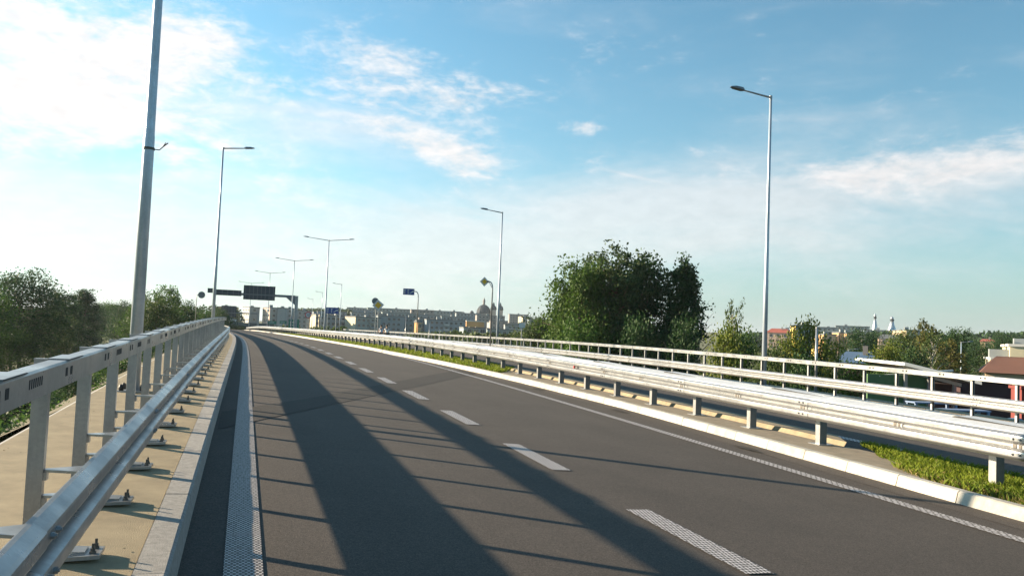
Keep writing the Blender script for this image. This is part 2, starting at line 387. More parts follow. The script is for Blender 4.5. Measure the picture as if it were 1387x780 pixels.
def P(s, o, h=0.):
    th = np.interp(s, _S, _th)
    return Vector((np.interp(s, _S, _X) + o * math.cos(th), np.interp(s, _S, _Y) + o * math.sin(th), zc(s) + CF * o + h))
def heading(s): return float(np.interp(s, _S, _th))
def frame(s, o, h, pitch=True):
    """matrix: +X across to the right, +Y along the road, +Z up"""
    th = heading(s); m = Matrix.Translation(P(s, o, h)) @ Matrix.Rotation(th, 4, 'Z')
    if pitch: m = m @ Matrix.Rotation(math.atan((zc(s + .5) - zc(s - .5))), 4, 'X')
    return m
def lerp(tab):
    xs, ys = zip(*tab); return lambda s: float(np.interp(s, xs, ys))
def srange(a, b, near=.5):
    out = [a]; s = a
    while s < b - 1e-6:
        s = min(b, s + (near if s < 40 else 1.5 if s < 90 else 4)); out.append(s)
    return out
def strip(mb, prof, s0, s1, mi=0, near=.5, skew=0.):
    """sweep a profile [(o, h)] (numbers or functions of s) along the road; skew shifts ends by skew*(o-first o)"""
    S = srange(s0, s1, near); n = len(prof); vs = []; uv = []
    for s in S:
        o0 = prof[0][0](s) if callable(prof[0][0]) else prof[0][0]
        for o, h in prof:
            oo = o(s) if callable(o) else o; hh = h(s) if callable(h) else h
            ss = s + skew * (oo - o0)
            vs.append(P(ss, oo, hh)); uv.append((ss, oo + (hh if len(prof) > 2 else 0)))
    fs = [(i * n + k, i * n + k + 1, (i + 1) * n + k + 1, (i + 1) * n + k) for i in range(len(S) - 1) for k in range(n - 1)]
    mb.add(vs, fs, mi, uv)
def lay(name, prof, s0, s1, m, kind='structure', **kw):
    mb = MB(); strip(mb, prof, s0, s1, **kw); o = mb.build(name, m); tag(o, kind=kind); return o

KR = lerp([(-40, 7.98), (8, 7.98), (13, 8.15), (18, 8.3), (25, 8.15), (34, 7.75), (44, 7.18), (60, 7.08), (420, 7.08)])
def h2(o): return .03 + .2 * (o - 10.4) / 6.9        # second carriageway leans the other way

lay('road', [(-.55, -.004), (lambda s: KR(s) * .5, 0), (lambda s: KR(s) + .06, 0)], -30, 400, M['asphalt'])
lay('second_carriageway', [(10.2, h2(10.2)), (14, h2(14)), (17.4, h2(17.4))], -30, 400, M['asphalt'])
lay('gutter_strip', [(lambda s: KR(s) - .62 + .2 * math.exp(-max(0, s - 20) / 12), .004), (lambda s: KR(s) + .02, .004)], -30, 42, M['gutter'])
lay('edge_line', [(-.235, .004), (0, .004)], -10, 200, M['net'])
lay('lane_edge_line', [(6.98, .008), (7.18, .008)], -10, 150, M['rib'])
lay('second_edge_line', [(10.95, h2(10.95) + .004), (11.2, h2(11.2) + .004)], -10, 200, M['rib'])
for i in range(42):
    a = 5.35 - 4 + 4 * i
    tag(lay('lane_dash', [(3.35, .008), (3.59, .008)], a, a + 2.0, M['dash']), kind='structure')
# dark asphaltic plug joint crossing the lanes at a skew
mbj = MB(); vs = []; uv = []
edge = [(-.45, 11.6, 13.5), (1.2, 15.0, 16.6), (3.9, 20.6, 22.6), (6.9, 27.0, 29.3), (7.9, 29.4, 31.4)]
for o in np.linspace(-.45, 7.7, 18):
    a = np.interp(o, [e[0] for e in edge], [e[1] for e in edge]); b = np.interp(o, [e[0] for e in edge], [e[2] for e in edge])
    for ss in np.linspace(a, b, 4): vs.append(P(ss, o, .003 if o < 7 else .0065)); uv.append((ss, o))
mbj.add(vs, [(4 * i + k, 4 * i + k + 1, 4 * i + 5 + k, 4 * i + 4 + k)[::-1] for i in range(17) for k in range(3)], 0, uv)
tag(mbj.build('joint_strip', M['joint']), kind='structure')

# damp dirt stains in the gutter of the right hand kerb
M['stain'] = asphalt('gutter_stain', .45)
for s0_, oo_, ln in ((11.9, .42, .75), (17.2, .40, .9), (22.5, .38, 1.0), (29.0, .35, .9)):
    mb = MB(); vs = []; uv = []; rr_ = random.Random(int(s0_ * 10))
    for i in range(18):
        t_ = 2 * math.pi * i / 18; k_ = .55 + .55 * rr_.random(); ss = s0_ + ln * .5 * k_ * math.cos(t_); o_ = KR(s0_) - oo_ + .13 * k_ * math.sin(t_)
        vs.append(P(ss, o_, .0125)); uv.append((ss, o_))
    mb.add(vs, [tuple(range(18))], 0, uv); tag(mb.build('gutter_stain', M['stain']), kind='structure')
# footway, deck edge, banks
lay('footway', [(-2.32, .11), (-2.30, .14), (-1.4, .145), (-.70, .135)], -30, 260, M['footway'])
lay('deck_edge', [(-2.30, .12), (-2.38, .10), (-2.38, -1.1), (-1.2, -1.3)][::-1], -30, 260, M['concrete'])
lay('far_footway', [(17.4, .345), (18.6, .36), (19.7, .36), (19.75, .33), (19.75, -.9)], -30, 260, M['footway'])
lay('left_bank', [(-16, lambda s: -6.9 - zc(s) - CF * -16), (-2.38, -.25)], 34, 330, M['soil'])
lay('right_bank', [(19.75, .1), (34, lambda s: -6.9 - zc(s) - CF * 34)], 40, 330, M['soil'])
lay('deck_underside', [(-1.2, -1.3), (19, -.9)], -30, 40, M['concrete'])

# kerbs: stones one by one near the camera, then a joined run
def kerb(name, label, prof, s0, s1, run_end, m, step, gap):
    t = thing(name, label, 'kerb', P(s0, prof[0][0](s0) if callable(prof[0][0]) else prof[0][0], 0))
    inv = t.matrix_basis.inverted(); inv = Matrix.Translation(-t.location)
    s = s0
    while s < s1 - 1e-6:
        mb = MB(); jit = random.uniform(-.003, .003)
        pr = [(o, (lambda hh: (lambda q: (hh(q) if callable(hh) else hh) + jit))(h)) for o, h in prof]
        S = [s + gap, s + step / 2, s + step - gap]; n = len(pr); vs = []; uv = []
        for q in S:
            for o, h in pr: vs.append(P(q, o(q) if callable(o) else o, h(q))); uv.append((q, h(q)))
        fs = [(i * n + k, i * n + k + 1, (i + 1) * n + k + 1, (i + 1) * n + k) for i in range(2) for k in range(n - 1)]
        fs += [tuple(range(n)), tuple(range(3 * n - 1, 2 * n - 1, -1))]
        mb.add([Vector(v) - t.location for v in vs], fs, 0, uv)
        mb.build('kerb_stone', m, t); s += step
    mb = MB(); strip(mb, prof, s1, run_end); mb.v = [tuple(Vector(v) - t.location) for v in mb.v]
    o = mb.build('kerb_run', m, t); o['kind'] = 'stuff'
    return t
kerb('kerb', 'grey granite kerb along the tan footway under the left parapet', [(-.695, 0.0), (-.695, .142), (-.535, .145), (-.515, .135), (-.49, -.02)], 0.0, 70, 260, M['kerb'], 1.0, .005)
kerb('kerb', 'pale concrete kerb in front of the median guardrail', [(lambda s: KR(s), -.02), (lambda s: KR(s) + .045, .135), (lambda s: KR(s) + .07, .15), (lambda s: KR(s) + .2, .152), (lambda s: KR(s) + .2, 0)], 2.0, 82, 260, M['kerb_white'], 1.0, .007)
lay('far_kerb', [(17.25, .2), (17.27, .335), (17.42, .35)], -20, 250, M['kerb_white'])

# median: grass at both ends, concrete over the bridge, limits run at the bridge's skew
lay('median_soil', [(lambda s: KR(s) + .19, .12), (8.9, .13), (9.7, .12), (10.25, .03)], -30, 260, M['soil'])
def skewsheet(name, o0, o1, sa, sb, h, m, n=6, face=None):
    mb = MB(); vs = []; uv = []; OS = list(np.linspace(0, 1, n)); steps = 40
    for k in range(steps + 1):
        for f in OS:
            oo1 = o1; a = sa; o_ = None
            # o from the kerb back (or a number) to o1
            smid = a + (sb - a) * k / steps
            lo = o0(smid) if callable(o0) else o0
            o_ = lo + (oo1 - lo) * f
            s_lo = sa + 1.65 * (o_ - 8.24); s_hi = sb + 2.1 * (o_ - 8.24)
            s_ = s_lo + (s_hi - s_lo) * k / steps
            o_ = (o0(s_) if callable(o0) else o0) * (1 - f) + oo1 * f
            vs.append(P(s_, o_, h)); uv.append((s_, o_))
    fs = [(k * n + i, k * n + i + 1, (k + 1) * n + i + 1, (k + 1) * n + i) for k in range(steps) for i in range(n - 1)]
    mb.add(vs, fs, 0, uv)
    if face:
        vs = []; 
        for k in range(steps + 1):
            s_ = (sa + 1.65 * (o0 - 8.24)) + ((sb + 2.1 * (o0 - 8.24)) - (sa + 1.65 * (o0 - 8.24))) * k / steps
            vs += [P(s_, o0 - .05, face), P(s_, o0, h)]
        mb.add(vs, [(2 * k, 2 * k + 1, 2 * k + 3, 2 * k + 2) for k in range(steps)])
        vs = []
        for k in range(steps + 1):
            s_ = (sa + 1.65 * (o1 - 8.24)) + ((sb + 2.1 * (o1 - 8.24)) - (sa + 1.65 * (o1 - 8.24))) * k / steps
            vs += [P(s_, o1, h), P(s_, o1 + .04, -.02)]
        mb.add(vs, [(2 * k, 2 * k + 1, 2 * k + 3, 2 * k + 2) for k in range(steps)])
    return tag(mb.build(name, m), kind='structure')
skewsheet('median_paving', lambda s: KR(s) + .2, 9.45, 8.7, 27.5, .148, M['strip'])
skewsheet('kerb_haunch', lambda s: KR(s) + .2, 8.9, 8.5, 27.6, .1515, M['haunch'], n=2) if False else None
skewsheet('raised_median_strip', 9.40, 10.0, 9.7, 27.5, .225, M['strip2'], n=3, face=.14)

# ------------------------------------------------------------------ ground
def ground_z(x, y):
    D = np.hypot(x, y); z = np.full_like(D, -6.9)
    a = np.degrees(np.arctan2(x, y))
    hill = np.clip((D - 330) / 900, 0, 1); hill = hill * hill * (3 - 2 * hill)
    side = np.clip((a + 24) / 12, 0, 1)
    z = z + hill * side * (16 + 10 * np.clip((a - 5) / 20, 0, 1)) + .25 * np.sin(x * .05) * np.cos(y * .043) * np.clip(D / 80, 0, 1)
    return z
def gz(x, y): return float(ground_z(np.array([float(x)]), np.array([float(y)]))[0])
g1 = np.concatenate([-np.geomspace(6000, 300, 16), np.linspace(-280, 280, 57), np.geomspace(300, 6000, 16)])
g2 = np.concatenate([-np.geomspace(1500, 60, 8), np.linspace(-40, 420, 47), np.geomspace(450, 6500, 24)])
XX, YY = np.meshgrid(g1, g2); ZZ = ground_z(XX, YY)
mb = MB(); n = len(g1)
mb.add(list(zip(XX.ravel(), YY.ravel(), ZZ.ravel())), [(j * n + i, j * n + i + 1, (j + 1) * n + i + 1, (j + 1) * n + i) for j in range(len(g2) - 1) for i in range(n - 1)])
M['ground'] = mat('ground_cover', (.075, .10, .03), 1, 0, .3, .06, .8, 3, col2=(.10, .085, .04), coord='Object', detail=10)
tag(mb.build('ground', M['ground'], smooth=True), kind='structure')

# ------------------------------------------------------------------ parapets
def wbeam(length=4.02):
    """W-beam along +Y, face to +X, 310 mm deep, 4 mm sheet"""
    half = [(.012, .155), (.030, .1525), (.066, .128), (.080, .116), (.083, .104), (.083, .062), (.079, .05), (.018, .022), (.004, .012)]
    pr = half + [(x, -z) for x, z in half[::-1]]
    bk = [(x - .005, z) for x, z in pr]
    ring = pr + bk[::-1]; n = len(ring); mb = MB()
    vs = [(x, y, z) for y in (0, length) for x, z in ring]
    mb.add(vs, [(i, (i + 1) % n, (i + 1) % n + n, i + n)[::-1] for i in range(n)])
    m = len(pr)
    for e in (0, n):
        mb.add([vs[e + i] for i in range(n)], [(i, i + 1, n - 2 - i, n - 1 - i) for i in range(m - 1)])
    return mb
ME = {}
ME['wbeam'] = wbeam().mesh('guard_rail', M['steel'])
mb = MB(); mb.tube([(0, 0, 0), (.016, 0, 0)], .0145, 6); mb.tube([(.014, 0, 0), (.022, 0, 0)], .008, 6); ME['bolt'] = mb.mesh('bolt', M['steel_dull'])
# handrail: folded box 120 x 135
def handrail(length=4.0):
    mb = MB(); w, h = .10, .135
    ring = [(0, 0), (w, 0), (w, h - .012), (w - .008, h), (.008, h), (0, h - .012)]
    vs = [(x, y, z) for y in (0, length) for x, z in ring]; n = 6
    mb.add(vs, [(i, i + n, (i + 1) % n + n, (i + 1) % n) for i in range(n)] + [tuple(range(n)), tuple(range(2 * n - 1, n - 1, -1))])
    return mb
ME['handrail'] = handrail().mesh('handrail', M['steel'])
mb = MB(); mb.box(-.004, .104, -.19, .19, .131, .142, 0); mb.box(-.004, .110, -.19, .19, .136, .1395, 1)
ME['cover'] = mb.mesh('joint_cover', [M['steel'], M['slot']])
mb = MB(); mb.box(0, .0035, -.026, .026, -.023, .023); ME['slot'] = mb.mesh('slot', M['slot'])
mb = MB()
for k in range(7): mb.box(0, .0035, -.125 + k * .04 - .006, -.125 + k * .04 + .006, -.022, .022)
ME['slots'] = mb.mesh('slot_row', M['slot'])
# post: folded channel section, 150 deep x 90, standing; origin on the footway
def post(height):
    mb = MB(); w, d, t = .082, .060, .007
    mb.box(0, w, 0, t, 0, height); mb.box(0, t, t + .0005, d, 0, height); mb.box(w - t, w, t + .0005, d, 0, height)
    mb.box(-.002, w + .002, -.002, d + .002, height, height + .006)
    return mb
ME['post'] = post(1.088).mesh('post', M['steel_dull'])
# arm: tapering flat plate with lip, from the post to the beam (+X)
mb = MB()
mb.prism([(0, .012), (.246, -.085), (.246, .165), (0, .055)], 0, .014); mb.box(0, .018, .006, .062, -.045, -.001)
ME['arm'] = mb.mesh('spacer_arm', M['steel'])
mb = MB()
mb.prism([(-.06, -.10), (.12, -.10), (.40, -.055), (.40, .145), (.12, .19), (-.06, .19)], 0, .022)
mb.add([(.10, -.03, .022), (.32, -.02, .022), (.32, .11, .022), (.10, .12, .022), (.10, -.03, .045), (.10, .12, .045), (.32, -.02, .034), (.32, .11, .034)], [(0, 1, 6, 4), (1, 2, 7, 6), (2, 3, 5, 7), (4, 6, 7, 5), (3, 0, 4, 5)])
ME['plate'] = mb.mesh('base_plate', M['steel'])
mb = MB(); mb.tube([(0, 0, 0), (0, 0, .012)], .019, 6); mb.tube([(0, 0, .012), (0, 0, .028)], .0135, 6); mb.tube([(0, 0, .024), (0, 0, .055)], .008, 6)
ME['anchor'] = mb.mesh('anchor_bolt', M['bolt'])

def loc(t, m): return Matrix.Translation(-t.location) @ m
def parapet(name, label, o_post, foot, sgn, s0, s1, near, phase):
    """steel bridge parapet; sgn=+1 stands left of its road (beam faces right), -1 right of it"""
    t = thing(name, label, 'parapet', P(s0, o_post, foot))
    flip = Matrix.Rotation(0 if sgn > 0 else math.pi, 4, 'Z')
    s = s0 + phase; i = 0
    while s < s1:
        f = loc(t, frame(s, o_post, foot, False)) @ flip
        p = inst('post', ME['post'], t, f)
        if s < 75 or i % 2 == 0:
            for z in (.47, .33): inst('spacer_arm', ME['arm'], p, Matrix.Translation((.082, 0, z)))
        b = inst('base_plate', ME['plate'], t, f @ Matrix.Translation((0, 0, .001)))
        if s < near:
            for yy in (-.01, .10): inst('anchor_bolt', ME['anchor'], b, Matrix.Translation((.36, yy, .022)))
        s += 4 / 3.; i += 1
    s = s0 - (4 if sgn > 0 else 0); k = 0
    while s < s1 - 4:
        # guard rail, lapped at each splice
        yoff = 0 if sgn > 0 else 4.0
        f = loc(t, frame(s + 2, o_post + sgn * .330, foot + .428, True)) @ flip
        lap = Matrix.Rotation(-.0012, 4, 'Z')
        r = inst('guard_rail', ME['wbeam'], t, f @ lap @ Matrix.Translation((0, -2.0, 0)))
        if s < near + 6:
            for yy in (.10, .20):
                for z in (.083, -.083): inst('bolt', ME['bolt'], r, Matrix.Translation((.083, yy, z)))
        f = loc(t, frame(s + 2, o_post + sgn * .086, foot + .963, True)) @ flip
        hr = inst('handrail', ME['handrail'], t, f @ Matrix.Translation((0, -2.0, 0)) @ Matrix.Scale(1.0005, 4))
        for yy in (.35, 1.68, 3.01):
            inst('joint_cover', ME['cover'], hr, Matrix.Translation((0, yy, 0)))
        if s < near + 20:
            for yy in (.12, .25, 1.45, 1.58, 2.78, 2.91):
                inst('slot', ME['slot'], hr, Matrix.Translation((.0985, yy, .075)))
            inst('slot_row', ME['slots'], hr, Matrix.Translation((.0985, .75, .078)))
            inst('slot_row', ME['slots'], hr, Matrix.Translation((.0985, 3.45, .078)))
        s += 4; k += 1
    return t
LP = parapet('bridge_parapet', 'galvanised steel parapet with box handrail on the tan footway at the left', -1.289, .142, 1, -.3, 126, 34, -1.1)
RP = parapet('bridge_parapet', 'sunlit steel parapet on the far side beyond the second carriageway', 18.05, .36, -1, 5.0, 130, 30, .3)

# ------------------------------------------------------------------ median guardrail
HB = .742      # centre of beam above the road plane
MG = thing('median_guardrail', 'bright double faced steel guardrail on the median, running from the right foreground', 'guardrail', P(4, 9, 0))
mb = MB()
mb.box(-.004, .004, .0, .10, 0, .80); mb.box(-.05, .06, -.006, 0, 0, .80); mb.box(-.05, .06, .10, .106, 0, .80); ME['mpost'] = mb.mesh('post', M['steel'])
mb = MB()
mb.box(-.06, .075, 0, .008, 0, .72, 1); mb.box(.067, .075, .0085, .11, 0, .72); mb.box(-.06, -.052, .0085, .11, 0, .72); mb.box(-.064, -.0605, -.002, .11, 0, .72); ME['mpost'] = mb.mesh('post', [M['steel'], M['web_shade']])  # web in a darker bluish copy, shade on that side put into colour
mb = MB(); mb.box(-.14, .15, -.09, .20, 0, .014); ME['mplate'] = mb.mesh('base_plate', M['steel'])
mb = MB(); mb.box(-.30, .0, .02, .09, -.06, .06); ME['mspacer'] = mb.mesh('spacer', M['steel_dull'])
s = 4.3; i = 0
while s < 190:
    f = loc(MG, frame(s, 9.0, .13, False))
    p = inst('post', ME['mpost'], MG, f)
    if 11 < s < 30: inst('base_plate', ME['mplate'], MG, f @ Matrix.Translation((0, 0, .02)))
    inst('spacer', ME['mspacer'], p, Matrix.Translation((-.06, 0, .565)))
    s = 8.3 if s < 5 else 11.7 if s < 9 else s + 2.0; i += 1
# top: broad folded cap of 4 m sheets, front lip over the rail, one rear corner lifted so that a dark gap shows
def cap(length=4.03):
    mb = MB(); ys = [0, .5, .9, 1.15, 1.3, 1.36, 2.0, 3.0, length]
    pr = [(-.002, -.045), (0, -.006), (.014, .012), (.15, .036), (.285, .056), (.30, .048), (.30, .01)]
    vs = []
    for y in ys:
        for x, z in pr: vs.append((x, y, z))
    n = len(pr); mb.add(vs, [(i * n + k, (i + 1) * n + k, (i + 1) * n + k + 1, i * n + k + 1) for i in range(len(ys) - 1) for k in range(n - 1)])
    # raised rear lap that tapers to nothing, open underneath
    ly = [.0, .35, .75, 1.05, 1.22, 1.30, 1.34]; lz = [.000, .006, .014, .020, .021, .016, .0]
    top = [(.30 - .085, y, .046 + z + .004) for y, z in zip(ly, lz)] + [(.45, y, .066 + z * .4) for y, z in zip(ly, lz)]
    m_ = len(ly); mb.add(top, [(i, i + 1, m_ + i + 1, m_ + i) for i in range(m_ - 1)], 0)
    low = [(.30 - .084, y, .038) for y in ly] + [(.30 - .085, y, .046 + z + .004) for y, z in zip(ly, lz)]
    mb.add([(x + .004, y, z) for x, y, z in low], [(i, i + 1, m_ + i + 1, m_ + i) for i in range(m_ - 1)], 1)
    return mb
ME['cap'] = cap().mesh('cap_sheet', [M['cap_bright'], M['slot']])
backp = MB(); backp.box(.30, .305, 0, 4.03, -.26, .046); backp.box(.3055, .45, 0, 4.03, .035, .062); ME['rear'] = backp.mesh('rear_rail', M['steel'])
mb = MB(); mb.box(.0, .012, -.09, .09, -.035, .035, 0); mb.box(.012, .018, -.07, -.02, -.02, .02, 1); mb.box(.012, .018, .01, .05, -.02, .02, 1)
ME['clip'] = mb.mesh('rail_clip', [M['steel_dull'], M['bolt']])
s = 3.5; k = 0
while s < 186:
    f = loc(MG, frame(s + 2, 8.60, HB, True))
    flip = Matrix.Rotation(math.pi, 4, 'Z')
    r = inst('guard_rail', ME['wbeam'], MG, f @ flip @ Matrix.Rotation(-.0012, 4, 'Z') @ Matrix.Translation((0, -2.0, 0)) @ Matrix.Diagonal((1, 1, 1.08, 1)))
    if s < 60:
        for yy in (3.80, 3.90):
            for z in (.083, -.083): inst('bolt', ME['bolt'], r, Matrix.Translation((.083, yy, z)))
        inst('rail_clip', ME['clip'], r, Matrix.Translation((.004, 3.82, 0)))
        inst('rail_clip', ME['clip'], r, Matrix.Translation((.004, 1.9, 0)))
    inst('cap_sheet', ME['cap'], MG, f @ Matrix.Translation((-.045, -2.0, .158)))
    inst('rear_rail', ME['rear'], MG, f @ Matrix.Translation((-.045, -2.0, .158)))
    s += 4; k += 1
# reflector
mb = MB(); mb.box(-.03, 0, -.04, .04, -.04, .04, 0); mb.box(-.034, -.0305, -.03, .03, -.03, .03, 1)
inst('reflector', mb.mesh('reflector', [M['black'], M['sign_red']]), MG, loc(MG, frame(21.5, 8.515, HB + .01)))
# ------------------------------------------------------------------ street lamps
def lamp_head(mb):
    mb.add([(x, y, z) for x, y, z in
            [(0, -.06, .0), (.12, -.15, -.01), (.55, -.16, .0), (.78, -.06, .02), (.78, .06, .02), (.55, .16, .0), (.12, .15, -.01), (0, .06, 0),
             (0, -.05, .08), (.12, -.11, .13), (.5, -.11, .12), (.74, -.04, .07), (.74, .04, .07), (.5, .11, .12), (.12, .11, .13), (0, .05, .08)]],
           [tuple(range(7, -1, -1)), tuple(range(8, 16))] + [(i, (i + 1) % 8, (i + 1) % 8 + 8, i + 8) for i in range(8)])
mb = MB(); lamp_head(mb); ME['lamp_head'] = mb.mesh('lamp_head', M['lamp'])
def street_lamp(label, base, H, rz, arms=1, arm=1.3, r0=.098, r1=.05, group='street lamps along the viaduct', wire=False, drop=0.):
    """arm along local -X for the first head, +X for the second; rises slightly outward"""
    t = thing('street_lamp', label, 'street lamp', base, rz, group)
    mb = MB(); mb.tube([(0, 0, 0), (0, 0, H * .36), (0, 0, H * .365), (0, 0, H * .7), (0, 0, H)], [r0, r0 * .86, r0 * .80, r0 * .62, r1], 12)
    mb.build('pole', M['pole_steel'], t, smooth=True)
    mb = MB(); mb.box(-.2, .2, -.2, .2, 0, .025); mb.build('base_flange', M['steel_dull'], t)
    for sx, sy in ((1, 1), (1, -1), (-1, 1), (-1, -1)):
        mb = MB(); mb.lathe([(.035, 0), (.04, .05), (.025, .09), (0.004, .10)], 8, 0, (sx * .15, sy * .15, .025)); mb.build('bolt_cap', M['black'], t, smooth=True)
    for d in ((-1,) if arms == 1 else (-1, 1)):
        mb = MB(); rise = .11 * arm
        mb.tube([(0, 0, H - .04), (d * arm, 0, H - .04 + rise)], [.042, .03], 8); mb.build('arm', M['steel_dull'], t, smooth=True)
        h = bpy.data.objects.new('lamp_head', ME['lamp_head']); put(h, t)
        h.matrix_local = Matrix.Translation((d * (arm - .1), 0, H - .07 + rise)) @ Matrix.Rotation(0 if d > 0 else math.pi, 4, 'Z') @ Matrix.Rotation(-.1, 4, 'Y') @ Matrix.Scale(.78, 4)
    mb = MB(); mb.tube([(0, 0, H - .1), (0, 0, H + .03)], .06, 10); mb.build('pole_cap', M['steel_dull'], t)
    if wire:
        mb = MB(); zz = 3.85
        mb.tube([(0, 0, zz), (-.16, -.02, zz), (-.22, -.03, zz + .07), (-.28, -.04, zz + .13)], .009, 5); mb.tube([(-.2, -.02, zz + .04), (-.25, -.02, zz + .13)], .007, 5)
        mb.lathe([(.094, -.02), (.094, .02)], 14, 0, (0, 0, zz)); mb.build('cable_bracket', M['bolt'], t)
    return t
LH = 11.2
GV = 'street lamps along the viaduct'
street_lamp('tallest nearest street lamp pole behind the left parapet, with a cable stub', P(14.4, -1.81, .142), LH, heading(14) + math.pi, wire=True)
street_lamp('slim single arm street lamp second along the left parapet', P(52.5, -1.86, .142), LH, heading(52) + math.pi)
street_lamp('sunlit street lamp in front of the yellow green bushes beyond the far parapet', P(27.55, 18.75, .36), LH - .04, heading(27.5))
street_lamp('single arm street lamp beside the yellow diamond sign on its curved arm', P(61.2, 18.75, .36), LH - .4, heading(61))
for s, lb in ((94.5, 'tallest of the double arm street lamps on the median'), (128, 'second tallest double arm street lamp on the median, right of the gantry board'),
              (162, 'third double arm street lamp, rising right over the gantry board'), (195, 'smallest double arm street lamp, far off below the gantry board')):
    street_lamp(lb, P(s, 9.9, .05), LH - .2, heading(s) - .15, arms=2, arm=2.3)
def far_lamp(px, py, D, H, label, rz=0, base=None):
    p = at(px, py, D); street_lamp(label, (p.x, p.y, p.z - H), H, rz, arms=1, arm=1.2, r0=.08, r1=.045, group='street lamps on the slip road')
far_lamp(463, 385, 150, 9, 'slip road lamp, tallest of three in a row, right of the blue two post sign')
far_lamp(437, 396, 190, 9, 'slip road lamp in the middle of three, left of the blue two post sign')
far_lamp(424, 405, 235, 9, 'slip road lamp farthest of three, behind the speed limit sign')
p = at(1302, 463, 95); street_lamp('low street lamp among the trees beyond the shed roof', (p.x, p.y, -6.9), p.z + 6.9, math.pi, arms=1, arm=.9, r0=.09, r1=.05, group=None)
p = at(1149, 473, 110); street_lamp('little street lamp in front of the dark tree by the blue roof', (p.x, p.y, -6.9), p.z + 6.9, math.pi, arms=1, arm=.9, r0=.07, r1=.04, group=None)

def bare_pole(label, base, H, r=.05, m='steel', name='bare_pole', cat='pole'):
    t = thing(name, label, cat, base)
    mb = MB(); mb.tube([(0, 0, 0), (0, 0, H)], [r, r * .85], 10); mb.build('shaft', M[m], t, smooth=True)
    mb = MB(); mb.box(-r * 1.8, r * 1.8, -r * 1.8, r * 1.8, -.01, .02); mb.build('foot', M['steel_dull'], t)
    mb = MB(); mb.lathe([(r * .9, 0), (r * .9, .03), (r * .3, .05)], 8, 0, (0, 0, H)); mb.build('cap', M['steel_dull'], t)
    return t
bare_pole('bare grey pole standing on the far footway right of the sunlit lamp', P(25.1, 19.2, .36), 2.26)
p = at(1136, 454, 90); bare_pole('thin wooden pole left of the blue roof', (p.x, p.y, -6.9), p.z + 6.9, .11, 'bark')
for px, py, D, lb in ((692, 425, 0, ''),):
    pass
for px, py, D, lb in ((550, 429, 150, 'thin pale mast in front of the grey blocks, left of the hanging blue sign'), (582, 437, 150, 'short thin mast right of the hanging blue sign'),
                      (596, 446, 130, 'shortest thin mast by the green hedge in front of the town')):
    p = at(px, py, D); bare_pole(lb, (p.x, p.y, -3.0), p.z + 3.0, .06)

# ------------------------------------------------------------------ signs
def facing(p):   # rotation that turns local -Y towards the camera
    return math.atan2(-p.x, p.y) * 1.0
def plate(mb, w, h, mi_f, mi_b, cx=0, cz=0, y=0, t=.02):
    mb.box(cx - w / 2, cx + w / 2, y, y + t, cz - h / 2, cz + h / 2, mi_b)
    mb.box(cx - w / 2 + .004, cx + w / 2 - .004, y - .004, y - .0005, cz - h / 2 + .004, cz + h / 2 - .004, mi_f)
def disc(mb, r, y0, y1, mi, n=20, cx=0, cz=0, sq=False, rot=0.):
    k = 4 if sq else n
    vs = [(cx + r * math.cos(rot + 2 * math.pi * i / k), y, cz + r * math.sin(rot + 2 * math.pi * i / k)) for y in (y0, y1) for i in range(k)]
    mb.add(vs, [tuple(range(k)), tuple(range(2 * k - 1, k - 1, -1))] + [(i, i + k, (i + 1) % k + k, (i + 1) % k) for i in range(k)], mi)
def diamond(mb, r, y=0, tilt=0):
    disc(mb, r, y, y + .03, 0, sq=True, rot=tilt); disc(mb, r * .985, y - .006, y - .001, 1, sq=True, rot=tilt); disc(mb, r * .60, y - .012, y - .0065, 2, sq=True, rot=tilt)
def up_arrow(mb, cx, cz, hgt, w, y, mi):
    mb.box(cx - w / 2, cx + w / 2, y - .003, y, cz - hgt / 2, cz + hgt / 2 - w * 1.4, mi)
    z0 = cz + hgt / 2 - w * 1.6
    mb.add([(cx - w * 1.5, y - .0035, z0), (cx + w * 1.5, y - .0035, z0), (cx, y - .0035, cz + hgt / 2)], [(0, 1, 2)], mi)
def bend_arrow(mb, cx, cz, hgt, w, y, mi):
    mb.add([(cx - .30, y - .003, cz - hgt / 2), (cx - .30 + w * 1.3, y - .003, cz - hgt / 2), (cx + .22, y - .003, cz + hgt * .05), (cx + .10, y - .003, cz + hgt * .17)], [(0, 1, 2, 3)], mi)
    mb.add([(cx - .02, y - .0035, cz + hgt * .24), (cx + .34, y - .0035, cz - hgt * .1), (cx + .36, y - .0035, cz + hgt * .28)], [(0, 1, 2)], mi)

# yellow priority diamond on a curved arm
D = 62.0; top = at(667.5, 382, D)
t = thing('priority_sign', 'yellow and white diamond priority sign hung from a curved arm left of the lamp', 'road sign', (top.x, top.y, zc(60) + CF * 19 + .4), facing(top))
Hh = top.z - t.location.z
mb = MB(); mb.tube([(0, 0, 0), (0, 0, Hh - .5), (-.03, 0, Hh - .2), (-.14, 0, Hh - .02), (-.35, 0, Hh + .06), (-.75, 0, Hh + .02)], [.055, .05, .045, .045, .04, .035], 8); mb.tube([(0, 0, Hh - .5), (-.25, 0, Hh - .05), (-.45, 0, Hh)], .025, 6); mb.build('mast', M['steel'], t, smooth=True)
mb = MB(); diamond(mb, .36); o = mb.build('sign_panel', [M['sign_back'], M['sign_white'], M['sign_yellow']], t, loc=(-.62, -.07, Hh + .0)); o.rotation_euler = (0, 0, .35)
